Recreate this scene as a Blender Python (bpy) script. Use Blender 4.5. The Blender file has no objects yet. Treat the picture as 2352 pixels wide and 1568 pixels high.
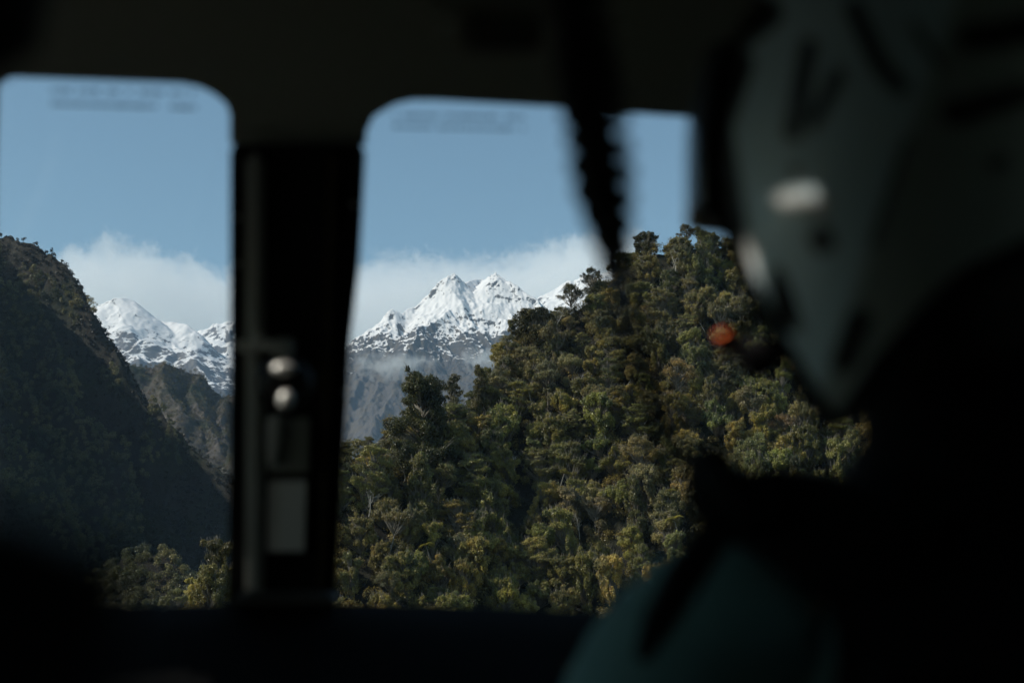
import bpy, bmesh, math, random
import numpy as np
from mathutils import Vector, Matrix, Euler, Quaternion
random.seed(7)
SC = bpy.context.scene
COL = SC.collection
R = math.radians
PITCH = R(12.0)
FPX = 50/36*2352          # focal length in units of the 2352 px wide frame
FW = Vector((0, math.cos(PITCH), math.sin(PITCH)))
UP = Vector((0, -math.sin(PITCH), math.cos(PITCH)))
GROUND_Z = -34.0

def q(px, py, d):          # cabin coordinates (right, forward, up), metres
    return Vector(((px-1176)/FPX*d, d, (784-py)/FPX*d))
def far(px, py, Y):        # a place in the landscape seen in that direction, Y metres ahead
    a, b = (px-1176)/FPX, (784-py)/FPX
    s = Y/(math.cos(PITCH) - b*math.sin(PITCH))
    return (a*s, Y, (math.sin(PITCH)+b*math.cos(PITCH))*s)
def to_px(p):              # where a point shows
    p = Vector(p); d = p.dot(FW)
    return 1176+FPX*p.x/d, 784-FPX*p.dot(UP)/d, d

# ---------------------------------------------------------------- noise
def _hash(xi, yi, seed):
    h = (xi.astype(np.int64)*374761393 + yi.astype(np.int64)*668265263 + seed*144665713) & 0xffffffff
    h = ((h ^ (h >> 13))*1274126177) & 0xffffffff
    h = ((h ^ (h >> 16))*2246822519) & 0xffffffff
    return (h ^ (h >> 15)) & 0xffffffff
def gnoise(x, y, seed=0):
    xi, yi = np.floor(x), np.floor(y); fx, fy = x-xi, y-yi
    def g(dx, dy):
        a = _hash(xi+dx, yi+dy, seed)/4294967296.0*2*np.pi
        return np.cos(a)*(fx-dx)+np.sin(a)*(fy-dy)
    u, v = fx*fx*fx*(fx*(fx*6-15)+10), fy*fy*fy*(fy*(fy*6-15)+10)
    return 1.5*((g(0,0)*(1-u)+g(1,0)*u)*(1-v)+(g(0,1)*(1-u)+g(1,1)*u)*v)
def fbm(x, y, octv=4, seed=0, ridged=False, gain=.5):
    t, a, f, n = 0, 1., 1., 0
    for o in range(octv):
        v = gnoise(x*f+o*17.3, y*f-o*9.1, seed+o)
        if ridged: v = 1-2*np.abs(v)
        t = t+a*v; n += a; a *= gain; f *= 2.03
    return t/n

# ---------------------------------------------------------------- meshes
def mesh_np(name, V, F, mat=None, smooth=False, attrs=None):
    V = np.asarray(V, dtype=np.float32); F = np.asarray(F, dtype=np.int32)
    me = bpy.data.meshes.new(name); k = F.shape[1]
    me.vertices.add(len(V)); me.vertices.foreach_set('co', V.ravel())
    me.loops.add(F.size); me.loops.foreach_set('vertex_index', F.ravel())
    me.polygons.add(len(F)); me.polygons.foreach_set('loop_start', np.arange(len(F), dtype=np.int32)*k)
    me.polygons.foreach_set('use_smooth', np.full(len(F), smooth))
    for an, av in (attrs or {}).items():
        at = me.attributes.new(an, 'FLOAT', 'POINT'); at.data.foreach_set('value', np.asarray(av, dtype=np.float32))
    if mat: me.materials.append(mat)
    me.update(calc_edges=True); me.validate()
    return me
def obj(name, me, parent=None, **props):
    o = bpy.data.objects.new(name, me); COL.objects.link(o)
    if parent: o.parent = parent
    for k, v in props.items(): o[k] = v
    return o
def tag(o, label=None, category=None, group=None, kind=None):
    for k, v in (('label', label), ('category', category), ('group', group), ('kind', kind)):
        if v: o[k] = v
    return o
class MB:                   # collects tubes, boxes and loose polygons into one mesh
    def __init__(s): s.v = []; s.f = []
    def add(s, V, F):
        n = len(s.v); s.v += [tuple(p) for p in V]; s.f += [tuple(i+n for i in f) for f in F]
    def tube(s, pts, rad, sides=7, cap=True):
        pts = [Vector(p) for p in pts]; V = []; F = []
        n = len(pts); prev = None
        for i, p in enumerate(pts):
            d = (pts[min(i+1, n-1)]-pts[max(i-1, 0)]).normalized()
            if prev is None: a = d.orthogonal().normalized()
            else:
                a = prev - d*prev.dot(d); a = a.normalized() if a.length > 1e-6 else d.orthogonal().normalized()
            prev = a; b = d.cross(a); r = rad[i] if hasattr(rad, '__len__') else rad
            for k in range(sides):
                t = 2*math.pi*k/sides; V.append(p+(a*math.cos(t)+b*math.sin(t))*r)
        for i in range(n-1):
            for k in range(sides):
                k2 = (k+1) % sides
                F.append((i*sides+k, i*sides+k2, (i+1)*sides+k2, (i+1)*sides+k))
        if cap:
            F.append(tuple(reversed(range(sides)))); F.append(tuple(range((n-1)*sides, n*sides)))
        s.add(V, F)
    def box(s, c, size, rot=None):
        V = []
        for z in (-.5, .5):
            for y in (-.5, .5):
                for x in (-.5, .5):
                    p = Vector((x*size[0], y*size[1], z*size[2]))
                    if rot is not None: p = rot @ p
                    V.append(p+Vector(c))
        s.add(V, [(0,2,3,1),(4,5,7,6),(0,1,5,4),(2,6,7,3),(0,4,6,2),(1,3,7,5)])
    def mesh(s, name, mat, smooth=False, bevel=0, seg=3):
        me = bpy.data.meshes.new(name); me.from_pydata([tuple(p) for p in s.v], [], s.f)
        if bevel:
            bm = bmesh.new(); bm.from_mesh(me)
            es = [e for e in bm.edges if len(e.link_faces) == 2 and e.calc_face_angle(0) > .5]
            bmesh.ops.bevel(bm, geom=es, offset=bevel, segments=seg, affect='EDGES', clamp_overlap=True)
            bmesh.ops.recalc_face_normals(bm, faces=bm.faces); bm.to_mesh(me); bm.free()
        if mat: me.materials.append(mat)
        me.polygons.foreach_set('use_smooth', [smooth]*len(me.polygons)); me.update()
        return me

# ---------------------------------------------------------------- materials
def nodes(m): m.use_nodes = True; return m.node_tree
def N(t, ty, **kw):
    n = t.nodes.new(ty)
    for k, v in kw.items():
        if k.startswith('i_'):
            n.inputs[k[2:].replace('_', ' ')].default_value = v
        else: setattr(n, k, v)
    return n
def plain(name, col, rough=.5, metal=0., spec=.5, bump=0, bscale=200, var=.15):
    m = bpy.data.materials.new(name); t = nodes(m); b = t.nodes['Principled BSDF']
    tc = N(t, 'ShaderNodeTexCoord'); nz = N(t, 'ShaderNodeTexNoise'); nz.inputs['Scale'].default_value = bscale; nz.inputs['Detail'].default_value = 4
    t.links.new(tc.outputs['Object'], nz.inputs['Vector'])
    mr = N(t, 'ShaderNodeMapRange'); mr.inputs['To Min'].default_value = 1-var; mr.inputs['To Max'].default_value = 1+var
    t.links.new(nz.outputs['Fac'], mr.inputs['Value'])
    mx = N(t, 'ShaderNodeVectorMath', operation='SCALE'); mx.inputs[0].default_value = col[:3]
    t.links.new(mr.outputs[0], mx.inputs['Scale']); t.links.new(mx.outputs[0], b.inputs['Base Color'])
    b.inputs['Roughness'].default_value = rough; b.inputs['Metallic'].default_value = metal; b.inputs['Specular IOR Level'].default_value = spec
    if bump:
        bp = N(t, 'ShaderNodeBump'); bp.inputs['Strength'].default_value = bump; bp.inputs['Distance'].default_value = .002
        t.links.new(nz.outputs['Fac'], bp.inputs['Height']); t.links.new(bp.outputs[0], b.inputs['Normal'])
    return m
def foliage_mat(name, use_obj=True, col=(.07,.09,.03), col2=(.10,.09,.03), transl=.3, patch=.16):
    """leaf colour = the tree's own colour, varied leaf by leaf (tint) and sprig by sprig"""
    m = bpy.data.materials.new(name); t = nodes(m); b = t.nodes['Principled BSDF']; out = t.nodes['Material Output']
    at = N(t, 'ShaderNodeAttribute', attribute_name='tint')
    geo = N(t, 'ShaderNodeNewGeometry')
    if use_obj:
        oi = N(t, 'ShaderNodeObjectInfo'); base = oi.outputs['Color']
    else:
        nz = N(t, 'ShaderNodeTexNoise'); nz.inputs['Scale'].default_value = .045; nz.inputs['Detail'].default_value = 3
        t.links.new(geo.outputs['Position'], nz.inputs['Vector'])
        mr = N(t, 'ShaderNodeMapRange'); mr.inputs['From Min'].default_value = .38; mr.inputs['From Max'].default_value = .62
        t.links.new(nz.outputs['Fac'], mr.inputs['Value'])
        mx = N(t, 'ShaderNodeMix', data_type='RGBA'); mx.inputs[6].default_value = (*col, 1); mx.inputs[7].default_value = (*col2, 1)
        t.links.new(mr.outputs[0], mx.inputs[0]); base = mx.outputs[2]
    # patches a few metres across that are yellower or darker
    pn = N(t, 'ShaderNodeTexNoise'); pn.inputs['Scale'].default_value = patch; pn.inputs['Detail'].default_value = 4; pn.inputs['Roughness'].default_value = .65; t.links.new(geo.outputs['Position'], pn.inputs['Vector'])
    pr = N(t, 'ShaderNodeMapRange'); pr.inputs['From Min'].default_value = .35; pr.inputs['From Max'].default_value = .65; t.links.new(pn.outputs['Fac'], pr.inputs['Value'])
    ml = N(t, 'ShaderNodeMix', data_type='RGBA'); ml.inputs[6].default_value = (.50,.55,.62,1); ml.inputs[7].default_value = (1.90,1.62,1.08,1); t.links.new(pr.outputs[0], ml.inputs[0])
    mm_ = N(t, 'ShaderNodeMix', data_type='RGBA', blend_type='MULTIPLY'); mm_.inputs[0].default_value = 1; t.links.new(base, mm_.inputs[6]); t.links.new(ml.outputs[2], mm_.inputs[7]); base = mm_.outputs[2]
    hs = N(t, 'ShaderNodeHueSaturation')
    t.links.new(base, hs.inputs['Color'])
    h = N(t, 'ShaderNodeMapRange'); h.inputs['To Min'].default_value = .455; h.inputs['To Max'].default_value = .518
    v = N(t, 'ShaderNodeMapRange'); v.inputs['To Min'].default_value = .5; v.inputs['To Max'].default_value = 1.7
    t.links.new(at.outputs['Fac'], v.inputs['Value'])
    nz2 = N(t, 'ShaderNodeTexNoise'); nz2.inputs['Scale'].default_value = .9; nz2.inputs['Detail'].default_value = 2
    t.links.new(geo.outputs['Position'], nz2.inputs['Vector'])
    t.links.new(nz2.outputs['Fac'], h.inputs['Value'])
    t.links.new(h.outputs[0], hs.inputs['Hue']); t.links.new(v.outputs[0], hs.inputs['Value'])
    t.links.new(hs.outputs[0], b.inputs['Base Color'])
    b.inputs['Roughness'].default_value = .4; b.inputs['Specular IOR Level'].default_value = .35
    tr = N(t, 'ShaderNodeBsdfTranslucent'); t.links.new(hs.outputs[0], tr.inputs['Color'])
    ms = N(t, 'ShaderNodeMixShader'); ms.inputs[0].default_value = transl
    t.links.new(b.outputs[0], ms.inputs[1]); t.links.new(tr.outputs[0], ms.inputs[2]); t.links.new(ms.outputs[0], out.inputs['Surface'])
    return m
# ---------------------------------------------------------------- camera, sun, sky
cd = bpy.data.cameras.new('camera'); cam = bpy.data.objects.new('camera', cd); COL.objects.link(cam)
cam.rotation_euler = (math.pi/2+PITCH, 0, 0); cd.lens = 50; cd.sensor_width = 36
cd.clip_start = .01; cd.clip_end = 60000
cd.dof.use_dof = True; cd.dof.focus_distance = 900; cd.dof.aperture_fstop = 3.2; cd.dof.aperture_blades = 9
SC.camera = cam
SUN_EL, SUN_AZ = R(40), R(-106)        # azimuth from straight ahead, minus = left
SUN = Vector((math.sin(SUN_AZ)*math.cos(SUN_EL), math.cos(SUN_AZ)*math.cos(SUN_EL), math.sin(SUN_EL)))
sl = bpy.data.lights.new('sun', 'SUN'); so = bpy.data.objects.new('sun', sl); COL.objects.link(so)
sl.energy = 4.9; sl.angle = R(.5); sl.color = (1, .94, .85)
so.rotation_euler = SUN.to_track_quat('Z', 'Y').to_euler()
w = bpy.data.worlds.new('World'); SC.world = w; w.use_nodes = True; t = w.node_tree
bg = t.nodes['Background']; sky = t.nodes.new('ShaderNodeTexSky'); sky.sky_type = 'NISHITA'; sky.sun_disc = False
sky.sun_elevation = SUN_EL; sky.sun_rotation = SUN_AZ; sky.altitude = 600; sky.air_density = 1.0; sky.dust_density = .6; sky.ozone_density = .8
tn = t.nodes.new('ShaderNodeVectorMath'); tn.operation = 'MULTIPLY'; tn.inputs[1].default_value = (.92, 1.06, .96); t.links.new(sky.outputs[0], tn.inputs[0]); t.links.new(tn.outputs[0], bg.inputs['Color']); bg.inputs['Strength'].default_value = .13
SC.view_settings.view_transform = 'Standard'; SC.view_settings.look = 'None'; SC.view_settings.gamma = 1
SC.view_settings.exposure = 0
cy = SC.cycles
cy.max_bounces = 20; cy.diffuse_bounces = 3; cy.glossy_bounces = 3; cy.transmission_bounces = 3; cy.transparent_max_bounces = 12; cy.volume_bounces = 20
cy.use_denoising = True
try: cy.denoiser = 'OPENIMAGEDENOISE'
except Exception: pass
cy.sample_clamp_indirect = 4
# ---------------------------------------------------------------- terrain from ridge lines
def ridge_h(X, Y, lines):
    H = np.full(X.shape, -1e6)
    for pts, slope, pw, L in lines:
        P = [far(*p) for p in pts]
        for (x0,y0,z0), (x1,y1,z1) in zip(P[:-1], P[1:]):
            dx, dy = x1-x0, y1-y0; ll = dx*dx+dy*dy+1e-9
            tt = np.clip(((X-x0)*dx+(Y-y0)*dy)/ll, 0, 1)
            d = np.hypot(X-(x0+tt*dx), Y-(y0+tt*dy))
            H = np.maximum(H, z0+tt*(z1-z0)-slope*L*(d/L)**pw)
    return H
def grid_mesh(name, x0, x1, y0, y1, step, hf, mat, attrs=None):
    xs = np.arange(x0, x1+step, step); ys = np.arange(y0, y1+step, step)
    X, Y = np.meshgrid(xs, ys); Z = hf(X, Y); nx, ny = len(xs), len(ys)
    V = np.stack([X, Y, Z], -1).reshape(-1, 3)
    i = (np.arange(ny-1)[:, None]*nx+np.arange(nx-1)[None]).ravel()
    F = np.stack([i, i+1, i+nx+1, i+nx], -1)
    return mesh_np(name, V, F, mat, smooth=True, attrs={k: f(X, Y, Z).ravel() for k, f in (attrs or {}).items()})

def mountain_mat(name, snowline, band, rock1, rock2, tuss, nz0=.68):
    m = bpy.data.materials.new(name); t = nodes(m); b = t.nodes['Principled BSDF']; L = t.links.new
    geo = N(t, 'ShaderNodeNewGeometry'); sep = N(t, 'ShaderNodeSeparateXYZ'); L(geo.outputs['Position'], sep.inputs[0])
    sn = N(t, 'ShaderNodeSeparateXYZ'); L(geo.outputs['Normal'], sn.inputs[0])
    def noise(scale, det=6, rough=.6, dist=0, vec=None):
        n = N(t, 'ShaderNodeTexNoise'); n.inputs['Scale'].default_value = scale; n.inputs['Detail'].default_value = det
        n.inputs['Roughness'].default_value = rough; n.inputs['Distortion'].default_value = dist
        L(vec or geo.outputs['Position'], n.inputs['Vector']); return n.outputs['Fac']
    def math_(op, a, b_, c=None):
        n = N(t, 'ShaderNodeMath', operation=op)
        for i, v in enumerate((a, b_, c)):
            if v is None: continue
            if isinstance(v, (int, float)): n.inputs[i].default_value = v
            else: L(v, n.inputs[i])
        return n.outputs[0]
    n1 = noise(.015, 5, .6); n2 = noise(.085, 6, .7)
    alt = math_('DIVIDE', math_('SUBTRACT', sep.outputs['Z'], snowline), band)         # 0 at the snow line
    s = math_('ADD', math_('MINIMUM', alt, 1.3), math_('MULTIPLY', math_('SUBTRACT', n1, .5), 2.6))
    s = math_('ADD', s, math_('MULTIPLY', math_('SUBTRACT', n2, .5), 4.0))
    s = math_('ADD', s, math_('MULTIPLY', math_('SUBTRACT', sn.outputs['Z'], nz0), 8.0))
    s = math_('ADD', s, math_('MULTIPLY', math_('SUBTRACT', noise(.0045, 3, .5), .5), 3.4))
    mr = N(t, 'ShaderNodeMapRange'); mr.inputs['From Min'].default_value = -.08; mr.inputs['From Max'].default_value = .14; L(s, mr.inputs['Value'])
    rk = N(t, 'ShaderNodeMix', data_type='RGBA'); rk.inputs[6].default_value = (*rock1, 1); rk.inputs[7].default_value = (*rock2, 1)
    r1 = N(t, 'ShaderNodeMapRange'); r1.inputs['From Min'].default_value = .4; r1.inputs['From Max'].default_value = .6; L(noise(.045, 8, .72, .6), r1.inputs['Value']); L(r1.outputs[0], rk.inputs[0])
    tk = N(t, 'ShaderNodeMix', data_type='RGBA'); L(rk.outputs[2], tk.inputs[6]); tk.inputs[7].default_value = (*tuss, 1)
    r2 = N(t, 'ShaderNodeMapRange'); r2.inputs['From Min'].default_value = .47; r2.inputs['From Max'].default_value = .62; L(noise(.016, 8, .68), r2.inputs['Value']); L(r2.outputs[0], tk.inputs[0])
    mx = N(t, 'ShaderNodeMix', data_type='RGBA'); L(mr.outputs[0], mx.inputs[0]); L(tk.outputs[2], mx.inputs[6]); mx.inputs[7].default_value = (.75, .73, .71, 1)
    L(mx.outputs[2], b.inputs['Base Color']); b.inputs['Roughness'].default_value = .8; b.inputs['Specular IOR Level'].default_value = .2
    bp = N(t, 'ShaderNodeBump'); bp.inputs['Distance'].default_value = 14
    bs = N(t, 'ShaderNodeMapRange'); bs.inputs['To Min'].default_value = .9; bs.inputs['To Max'].default_value = .12
    L(mr.outputs[0], bs.inputs['Value']); L(bs.outputs[0], bp.inputs['Strength']); L(noise(.055, 10, .75), bp.inputs['Height']); L(bp.outputs[0], b.inputs['Normal'])
    return m

# main snowy mountain, 9 km off
M1 = [
 ([(560,1010,8300),(700,900,8400),(800,806,8500),(850,768,8600),(880,738,8640),(902,713,8680),(925,722,8700),(945,708,8750),(985,683,8850),(1008,655,8900),(1030,640,8930),(1042,633,8950),(1056,640,8960),(1066,652,9000),(1080,650,9200),(1098,641,9500),(1116,646,9350),(1126,634,9050),(1134,629,9000),(1150,641,8980),(1168,652,8950),(1192,662,8900),(1215,677,8850),(1240,692,8800),(1262,730,8700),(1300,790,8600),(1400,930,8400)], .95, .93, 500),
 ([(1042,633,8950),(1030,672,8820),(1045,700,8700),(1010,735,8500),(960,762,8300),(935,820,8000),(900,900,7600),(850,1000,7100)], .85, .95, 500),
 ([(1045,700,8700),(1085,745,8500),(1140,810,8200),(1160,880,7800),(1170,1000,7300)], .8, .95, 500),
 ([(902,713,8680),(885,760,8520),(850,800,8300),(835,860,8000),(800,960,7500)], .9, .95, 500),
 ([(1134,629,9000),(1142,668,8850),(1130,690,8750)], 1.3, .95, 300),
 ([(1192,662,8900),(1185,705,8750),(1200,760,8500),(1230,850,8000)], .95, .95, 400),
 ([(1240,692,8800),(1255,740,8500),(1290,830,8000)], 1.0, .95, 400),
]
def h_m1(X, Y):
    wx = X+fbm(X/260, Y/260, 4, 3)*38; wy = Y+fbm(X/260, Y/260, 4, 9)*55
    H = ridge_h(wx, wy, M1); H0 = ridge_h(X, Y, M1[:1])
    dd = np.clip((H0.max()-H)/900, .12, 1)
    up = np.clip((H-1780)/260, 0, 1)
    H = H+(fbm(X/230+Y/900, Y/420, 6, 21, True, .52)-.35)*(62*dd+18)*(1-.35*up)+fbm(X/60, Y/90, 4, 5, True, .6)*(17-6*up)
    crag = np.exp(-(((X-far(1040,633,8950)[0])/70)**2))+.9*np.exp(-(((X-far(1134,629,9000)[0])/45)**2))
    H = H+np.abs(fbm(X/26, Y/26, 3, 31, True))*crag*np.clip((H-2150)/150, 0, 1)*22
    return H
mat_m1 = mountain_mat('snow_rock_scree', 1845, 120, (.060,.056,.055), (.098,.086,.078), (.105,.084,.058))
obj('snowy_mountain', grid_mesh('snowy_mountain', -2300, 1500, 6300, 9900, 6.0, h_m1, mat_m1), kind='structure', label='tall snow capped mountain with bare brown lower flanks')

M2 = [
 ([(60,800,9600),(150,735,9600),(205,712,9500),(228,700,9500),(246,690,9480),(262,684,9480),(285,682,9500),(305,687,9520),(325,702,9550),(345,728,9600),(370,736,9600),(400,740,9550),(425,746,9500),(447,760,9450),(462,792,9400),(500,850,9250),(540,900,9100),(640,960,9000)], .8, .95, 500),
 ([(262,684,9480),(285,730,9250),(300,765,9100),(290,820,8800)], .75, .95, 400),
 ([(447,770,9450),(395,780,9300),(330,778,9050),(300,800,8850),(330,860,8500)], .7, .95, 400),
 ([(395,780,9300),(430,820,9000),(470,870,8600)], .6, .95, 400),
]
def h_m2(X, Y):
    wx = X+fbm(X/260, Y/260, 4, 43)*40; wy = Y+fbm(X/260, Y/260, 4, 49)*60
    H = ridge_h(wx, wy, M2)
    H0 = ridge_h(X, Y, M2[:1]); dd = np.clip((H0.max()-H)/600, .1, 1)
    return H+(fbm(X/260, Y/360, 6, 61, True, .45)-.35)*55*dd+fbm(X/55, Y/55, 4, 65, True, .6)*6*dd**.5
mat_m2 = mountain_mat('snow_field_rock', 1790, 230, (.10,.10,.11), (.16,.14,.13), (.15,.13,.11), .77)
obj('snowy_mountain', grid_mesh('snowy_mountain_left', -3600, -1300, 7900, 10200, 8, h_m2, mat_m2), kind='structure', label='rounded snow covered mountain between the dark hillside and the post')

M4 = [([(380,850,11200),(440,790,11200),(468,762,11200),(488,742,11200),(503,747,11200),(522,734,11150),(560,745,11100),(640,800,11000),(760,860,10900)], .9, .95, 500),
      ([(522,734,11150),(530,800,10800),(500,850,10500)], .8, .95, 400)]
def h_m4(X, Y):
    H = ridge_h(X+fbm(X/200, Y/200, 4, 71)*35, Y+fbm(X/200, Y/200, 4, 72)*35, M4)
    return H+(fbm(X/200, Y/300, 6, 75, True, .55)-.3)*60
obj('snowy_mountain', grid_mesh('snowy_ridge_left', -3400, -1100, 10300, 11700, 11, h_m4, mat_m2), kind='structure', label='jagged snowy ridge far behind, just left of the post')
M5 = [([(1120,760,11000),(1200,712,11000),(1240,692,11000),(1268,672,11000),(1285,664,11000),(1308,654,11000),(1330,640,11000),(1352,630,11000),(1372,634,11000),(1400,622,11000),(1480,620,11000),(1600,640,11000),(1800,700,11000)], .75, .95, 500),
      ([(1308,640,11000),(1320,690,10700),(1300,760,10300)], .7, .95, 400)]
def h_m5(X, Y):
    H = ridge_h(X+fbm(X/200, Y/200, 4, 81)*35, Y+fbm(X/200, Y/200, 4, 82)*35, M5)
    return H+(fbm(X/200, Y/300, 6, 85, True, .5)-.3)*45
obj('snowy_mountain', grid_mesh('snowy_ridge_right', -300, 2600, 10000, 11700, 11, h_m5, mat_m2), kind='structure', label='snowy ridge rising behind the forest trees on the skyline')

# rocky, thinly wooded ridge, 2.4 km
M3 = [([(120,900,2300),(240,850,2300),(300,846,2350),(335,843,2400),(372,838,2400),(398,852,2420),(450,862,2450),(485,885,2450),(520,905,2450),(600,960,2400),(720,1060,2300)], 1.0, .95, 200),
      ([(372,838,2400),(366,870,2330),(390,900,2270),(430,950,2200)], 1.1, .95, 150),
      ([(450,862,2450),(440,900,2350),(470,960,2250),(500,1020,2150)], 1.1, .95, 150),
      ([(520,905,2450),(505,950,2340),(520,1010,2200),(540,1060,2100)], 1.2, .95, 150)]
def h_m3(X, Y):
    H = ridge_h(X+fbm(X/70, Y/70, 4, 91)*12, Y+fbm(X/70, Y/70, 4, 92)*14, M3)
    return H+(fbm(X/60, Y/110, 5, 95, True, .55)-.3)*18
mat_m3 = mountain_mat('scarred_wooded_ridge', 99999, 100, (.07,.062,.055), (.13,.11,.09), (.05,.055,.028))
obj('wooded_ridge', grid_mesh('wooded_ridge', -900, -350, 1950, 2560, 3.0, h_m3, mat_m3), kind='structure', label='brown scarred ridge catching the sun beyond the dark hillside')

# steep shaded hillside on the left, 1.2 km
DH = [([(-2200,-500,450),(-1200,-100,650),(-700,150,900),(-300,350,1150),(-60,505,1320),(0,530,1300),(60,546,1290),(110,570,1280),(150,602,1270),(185,648,1262),(205,690,1250),(214,735,1240),(238,785,1230),(268,822,1215),(292,862,1205),(335,912,1195),(400,972,1180),(470,1046,1165),(540,1088,1150),(680,1200,1120)], 1.6, .93, 150)]
def h_dh0(X, Y): return ridge_h(X+fbm(X/45, Y/45, 4, 101)*8, Y+fbm(X/45, Y/45, 4, 102)*9, DH)
def lifted(pts, hf, lo, hi):       # (px, py, lift) -> a line lying that far above the slope met in that direction
    out = []
    for px, py, up in pts:
        Y = np.linspace(lo, hi, 900); x, y, z = far(px, py, Y); k = np.nonzero(hf(x, y) > z)[0]
        if len(k): k = k[0]; out.append((float(x[k]), float(Y[k]), float(z[k])+up))
    return out
SPURS = [([(-60,640,10),(60,720,16),(112,804,22),(141,921,32),(125,960,36),(161,1054,42),(266,1139,42),(283,1185,38),(290,1240,28),(250,1300,18)], 2.2),
         ([(-80,800,18),(20,900,24),(60,1000,28),(120,1100,28)], 2.1), ([(-80,980,24),(20,1080,30),(110,1180,32),(190,1290,26),(230,1370,18)], 2.1), ([(-60,560,8),(60,640,11),(150,680,11),(205,730,9)], 2.3),
         ([(352,905,7),(360,950,17),(372,1000,20),(400,1035,17),(424,1078,9)], 2.6), ([(240,862,7),(262,885,16),(280,925,9)], 2.6), ([(446,1010,3),(460,1060,8),(470,1090,3)], 2.6)]
SP_W = [(lifted(a, h_dh0, 500, 1500), s) for a, s in SPURS]
def h_dh(X, Y):
    H = h_dh0(X, Y); wx = X+fbm(X/30, Y/30, 3, 103)*9; wy = Y+fbm(X/30, Y/30, 3, 104)*9
    for P, s in SP_W:
        for (x0,y0,z0), (x1,y1,z1) in zip(P[:-1], P[1:]):
            dx, dy = x1-x0, y1-y0; tt = np.clip(((wx-x0)*dx+(wy-y0)*dy)/(dx*dx+dy*dy+1e-9), 0, 1)
            d = np.hypot(wx-(x0+tt*dx), wy-(y0+tt*dy)); H = np.maximum(H, z0+tt*(z1-z0)-s*d)
    H = H+(fbm(X/50, Y/90, 4, 105, True, .5)-.3)*6-4
    return np.maximum(H, GROUND_Z+.5)
mat_soil = mountain_mat('forest_floor', 99999, 100, (.03,.026,.02), (.045,.04,.028), (.035,.04,.02))
obj('dark_hillside', grid_mesh('dark_hillside', -900, -130, 560, 1500, 3.2, h_dh, mat_soil), kind='structure', label='steep forested hillside in deep blue shade')

# small rounded hump low on the left
HP = [([(230,1310,640),(290,1262,640),(350,1252,630),(385,1258,625),(415,1290,620),(440,1330,610),(520,1440,600)], .9, .9, 40)]
def h_hp(X, Y):
    return np.maximum(ridge_h(X, Y, HP)-3+fbm(X/18, Y/18, 3, 111)*1.5, GROUND_Z+.8)
obj('wooded_knoll', grid_mesh('wooded_knoll', -230, -60, 540, 720, 2, h_hp, mat_soil), kind='structure', label='low rounded forested knoll at the foot of the dark hillside')

# near forested hillside on the right
RH = [([(-200,1500,200),(60,1560,215),(300,1500,230),(390,1452,243),(440,1396,250),(520,1312,262),(640,1165,288),(770,1052,308),(880,1020,322),(1000,985,335),(1090,935,345),(1148,842,358),(1220,772,368),(1300,728,375),(1400,668,384),(1450,612,390),(1500,585,393),(1640,580,400),(1800,560,408),(2000,535,412),(2300,520,420),(2700,500,430),(3200,480,440)], 1.12, .985, 80)]
def h_rh(X, Y):
    H = ridge_h(X+fbm(X/30, Y/30, 3, 121)*3.5, Y+fbm(X/30, Y/30, 3, 122)*5, RH)
    H = H+(fbm(X/38, Y/75, 3, 125)*5.5)+fbm(X/12, Y/12, 3, 126)*1.2
    return np.maximum(H, GROUND_Z+.4)
obj('forest_hillside', grid_mesh('forest_hillside', -110, 330, 130, 620, 1.6, h_rh, mat_soil), kind='structure', label='steep hillside under dense rainforest')

# valley floor, one sheet out to the far end of the range
gm = bpy.data.materials.new('valley_ground'); t = nodes(gm); b = t.nodes['Principled BSDF']
nz = N(t, 'ShaderNodeTexNoise'); nz.inputs['Scale'].default_value = .02; nz.inputs['Detail'].default_value = 8; tc = N(t, 'ShaderNodeNewGeometry'); t.links.new(tc.outputs['Position'], nz.inputs['Vector'])
cr = N(t, 'ShaderNodeValToRGB'); cr.color_ramp.elements[0].color = (.03,.035,.018,1); cr.color_ramp.elements[1].color = (.09,.085,.05,1); cr.color_ramp.elements[0].position = .35; cr.color_ramp.elements[1].position = .65
t.links.new(nz.outputs['Fac'], cr.inputs[0]); t.links.new(cr.outputs[0], b.inputs['Base Color']); b.inputs['Roughness'].default_value = .9
def h_g(X, Y): return GROUND_Z+fbm(X/900, Y/900, 3, 131)*6*np.clip((np.hypot(X, Y)-1800)/2000, 0, 1)
obj('ground', grid_mesh('ground', -11400, 11400, -1400, 11600, 200, h_g, gm), kind='structure')
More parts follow.
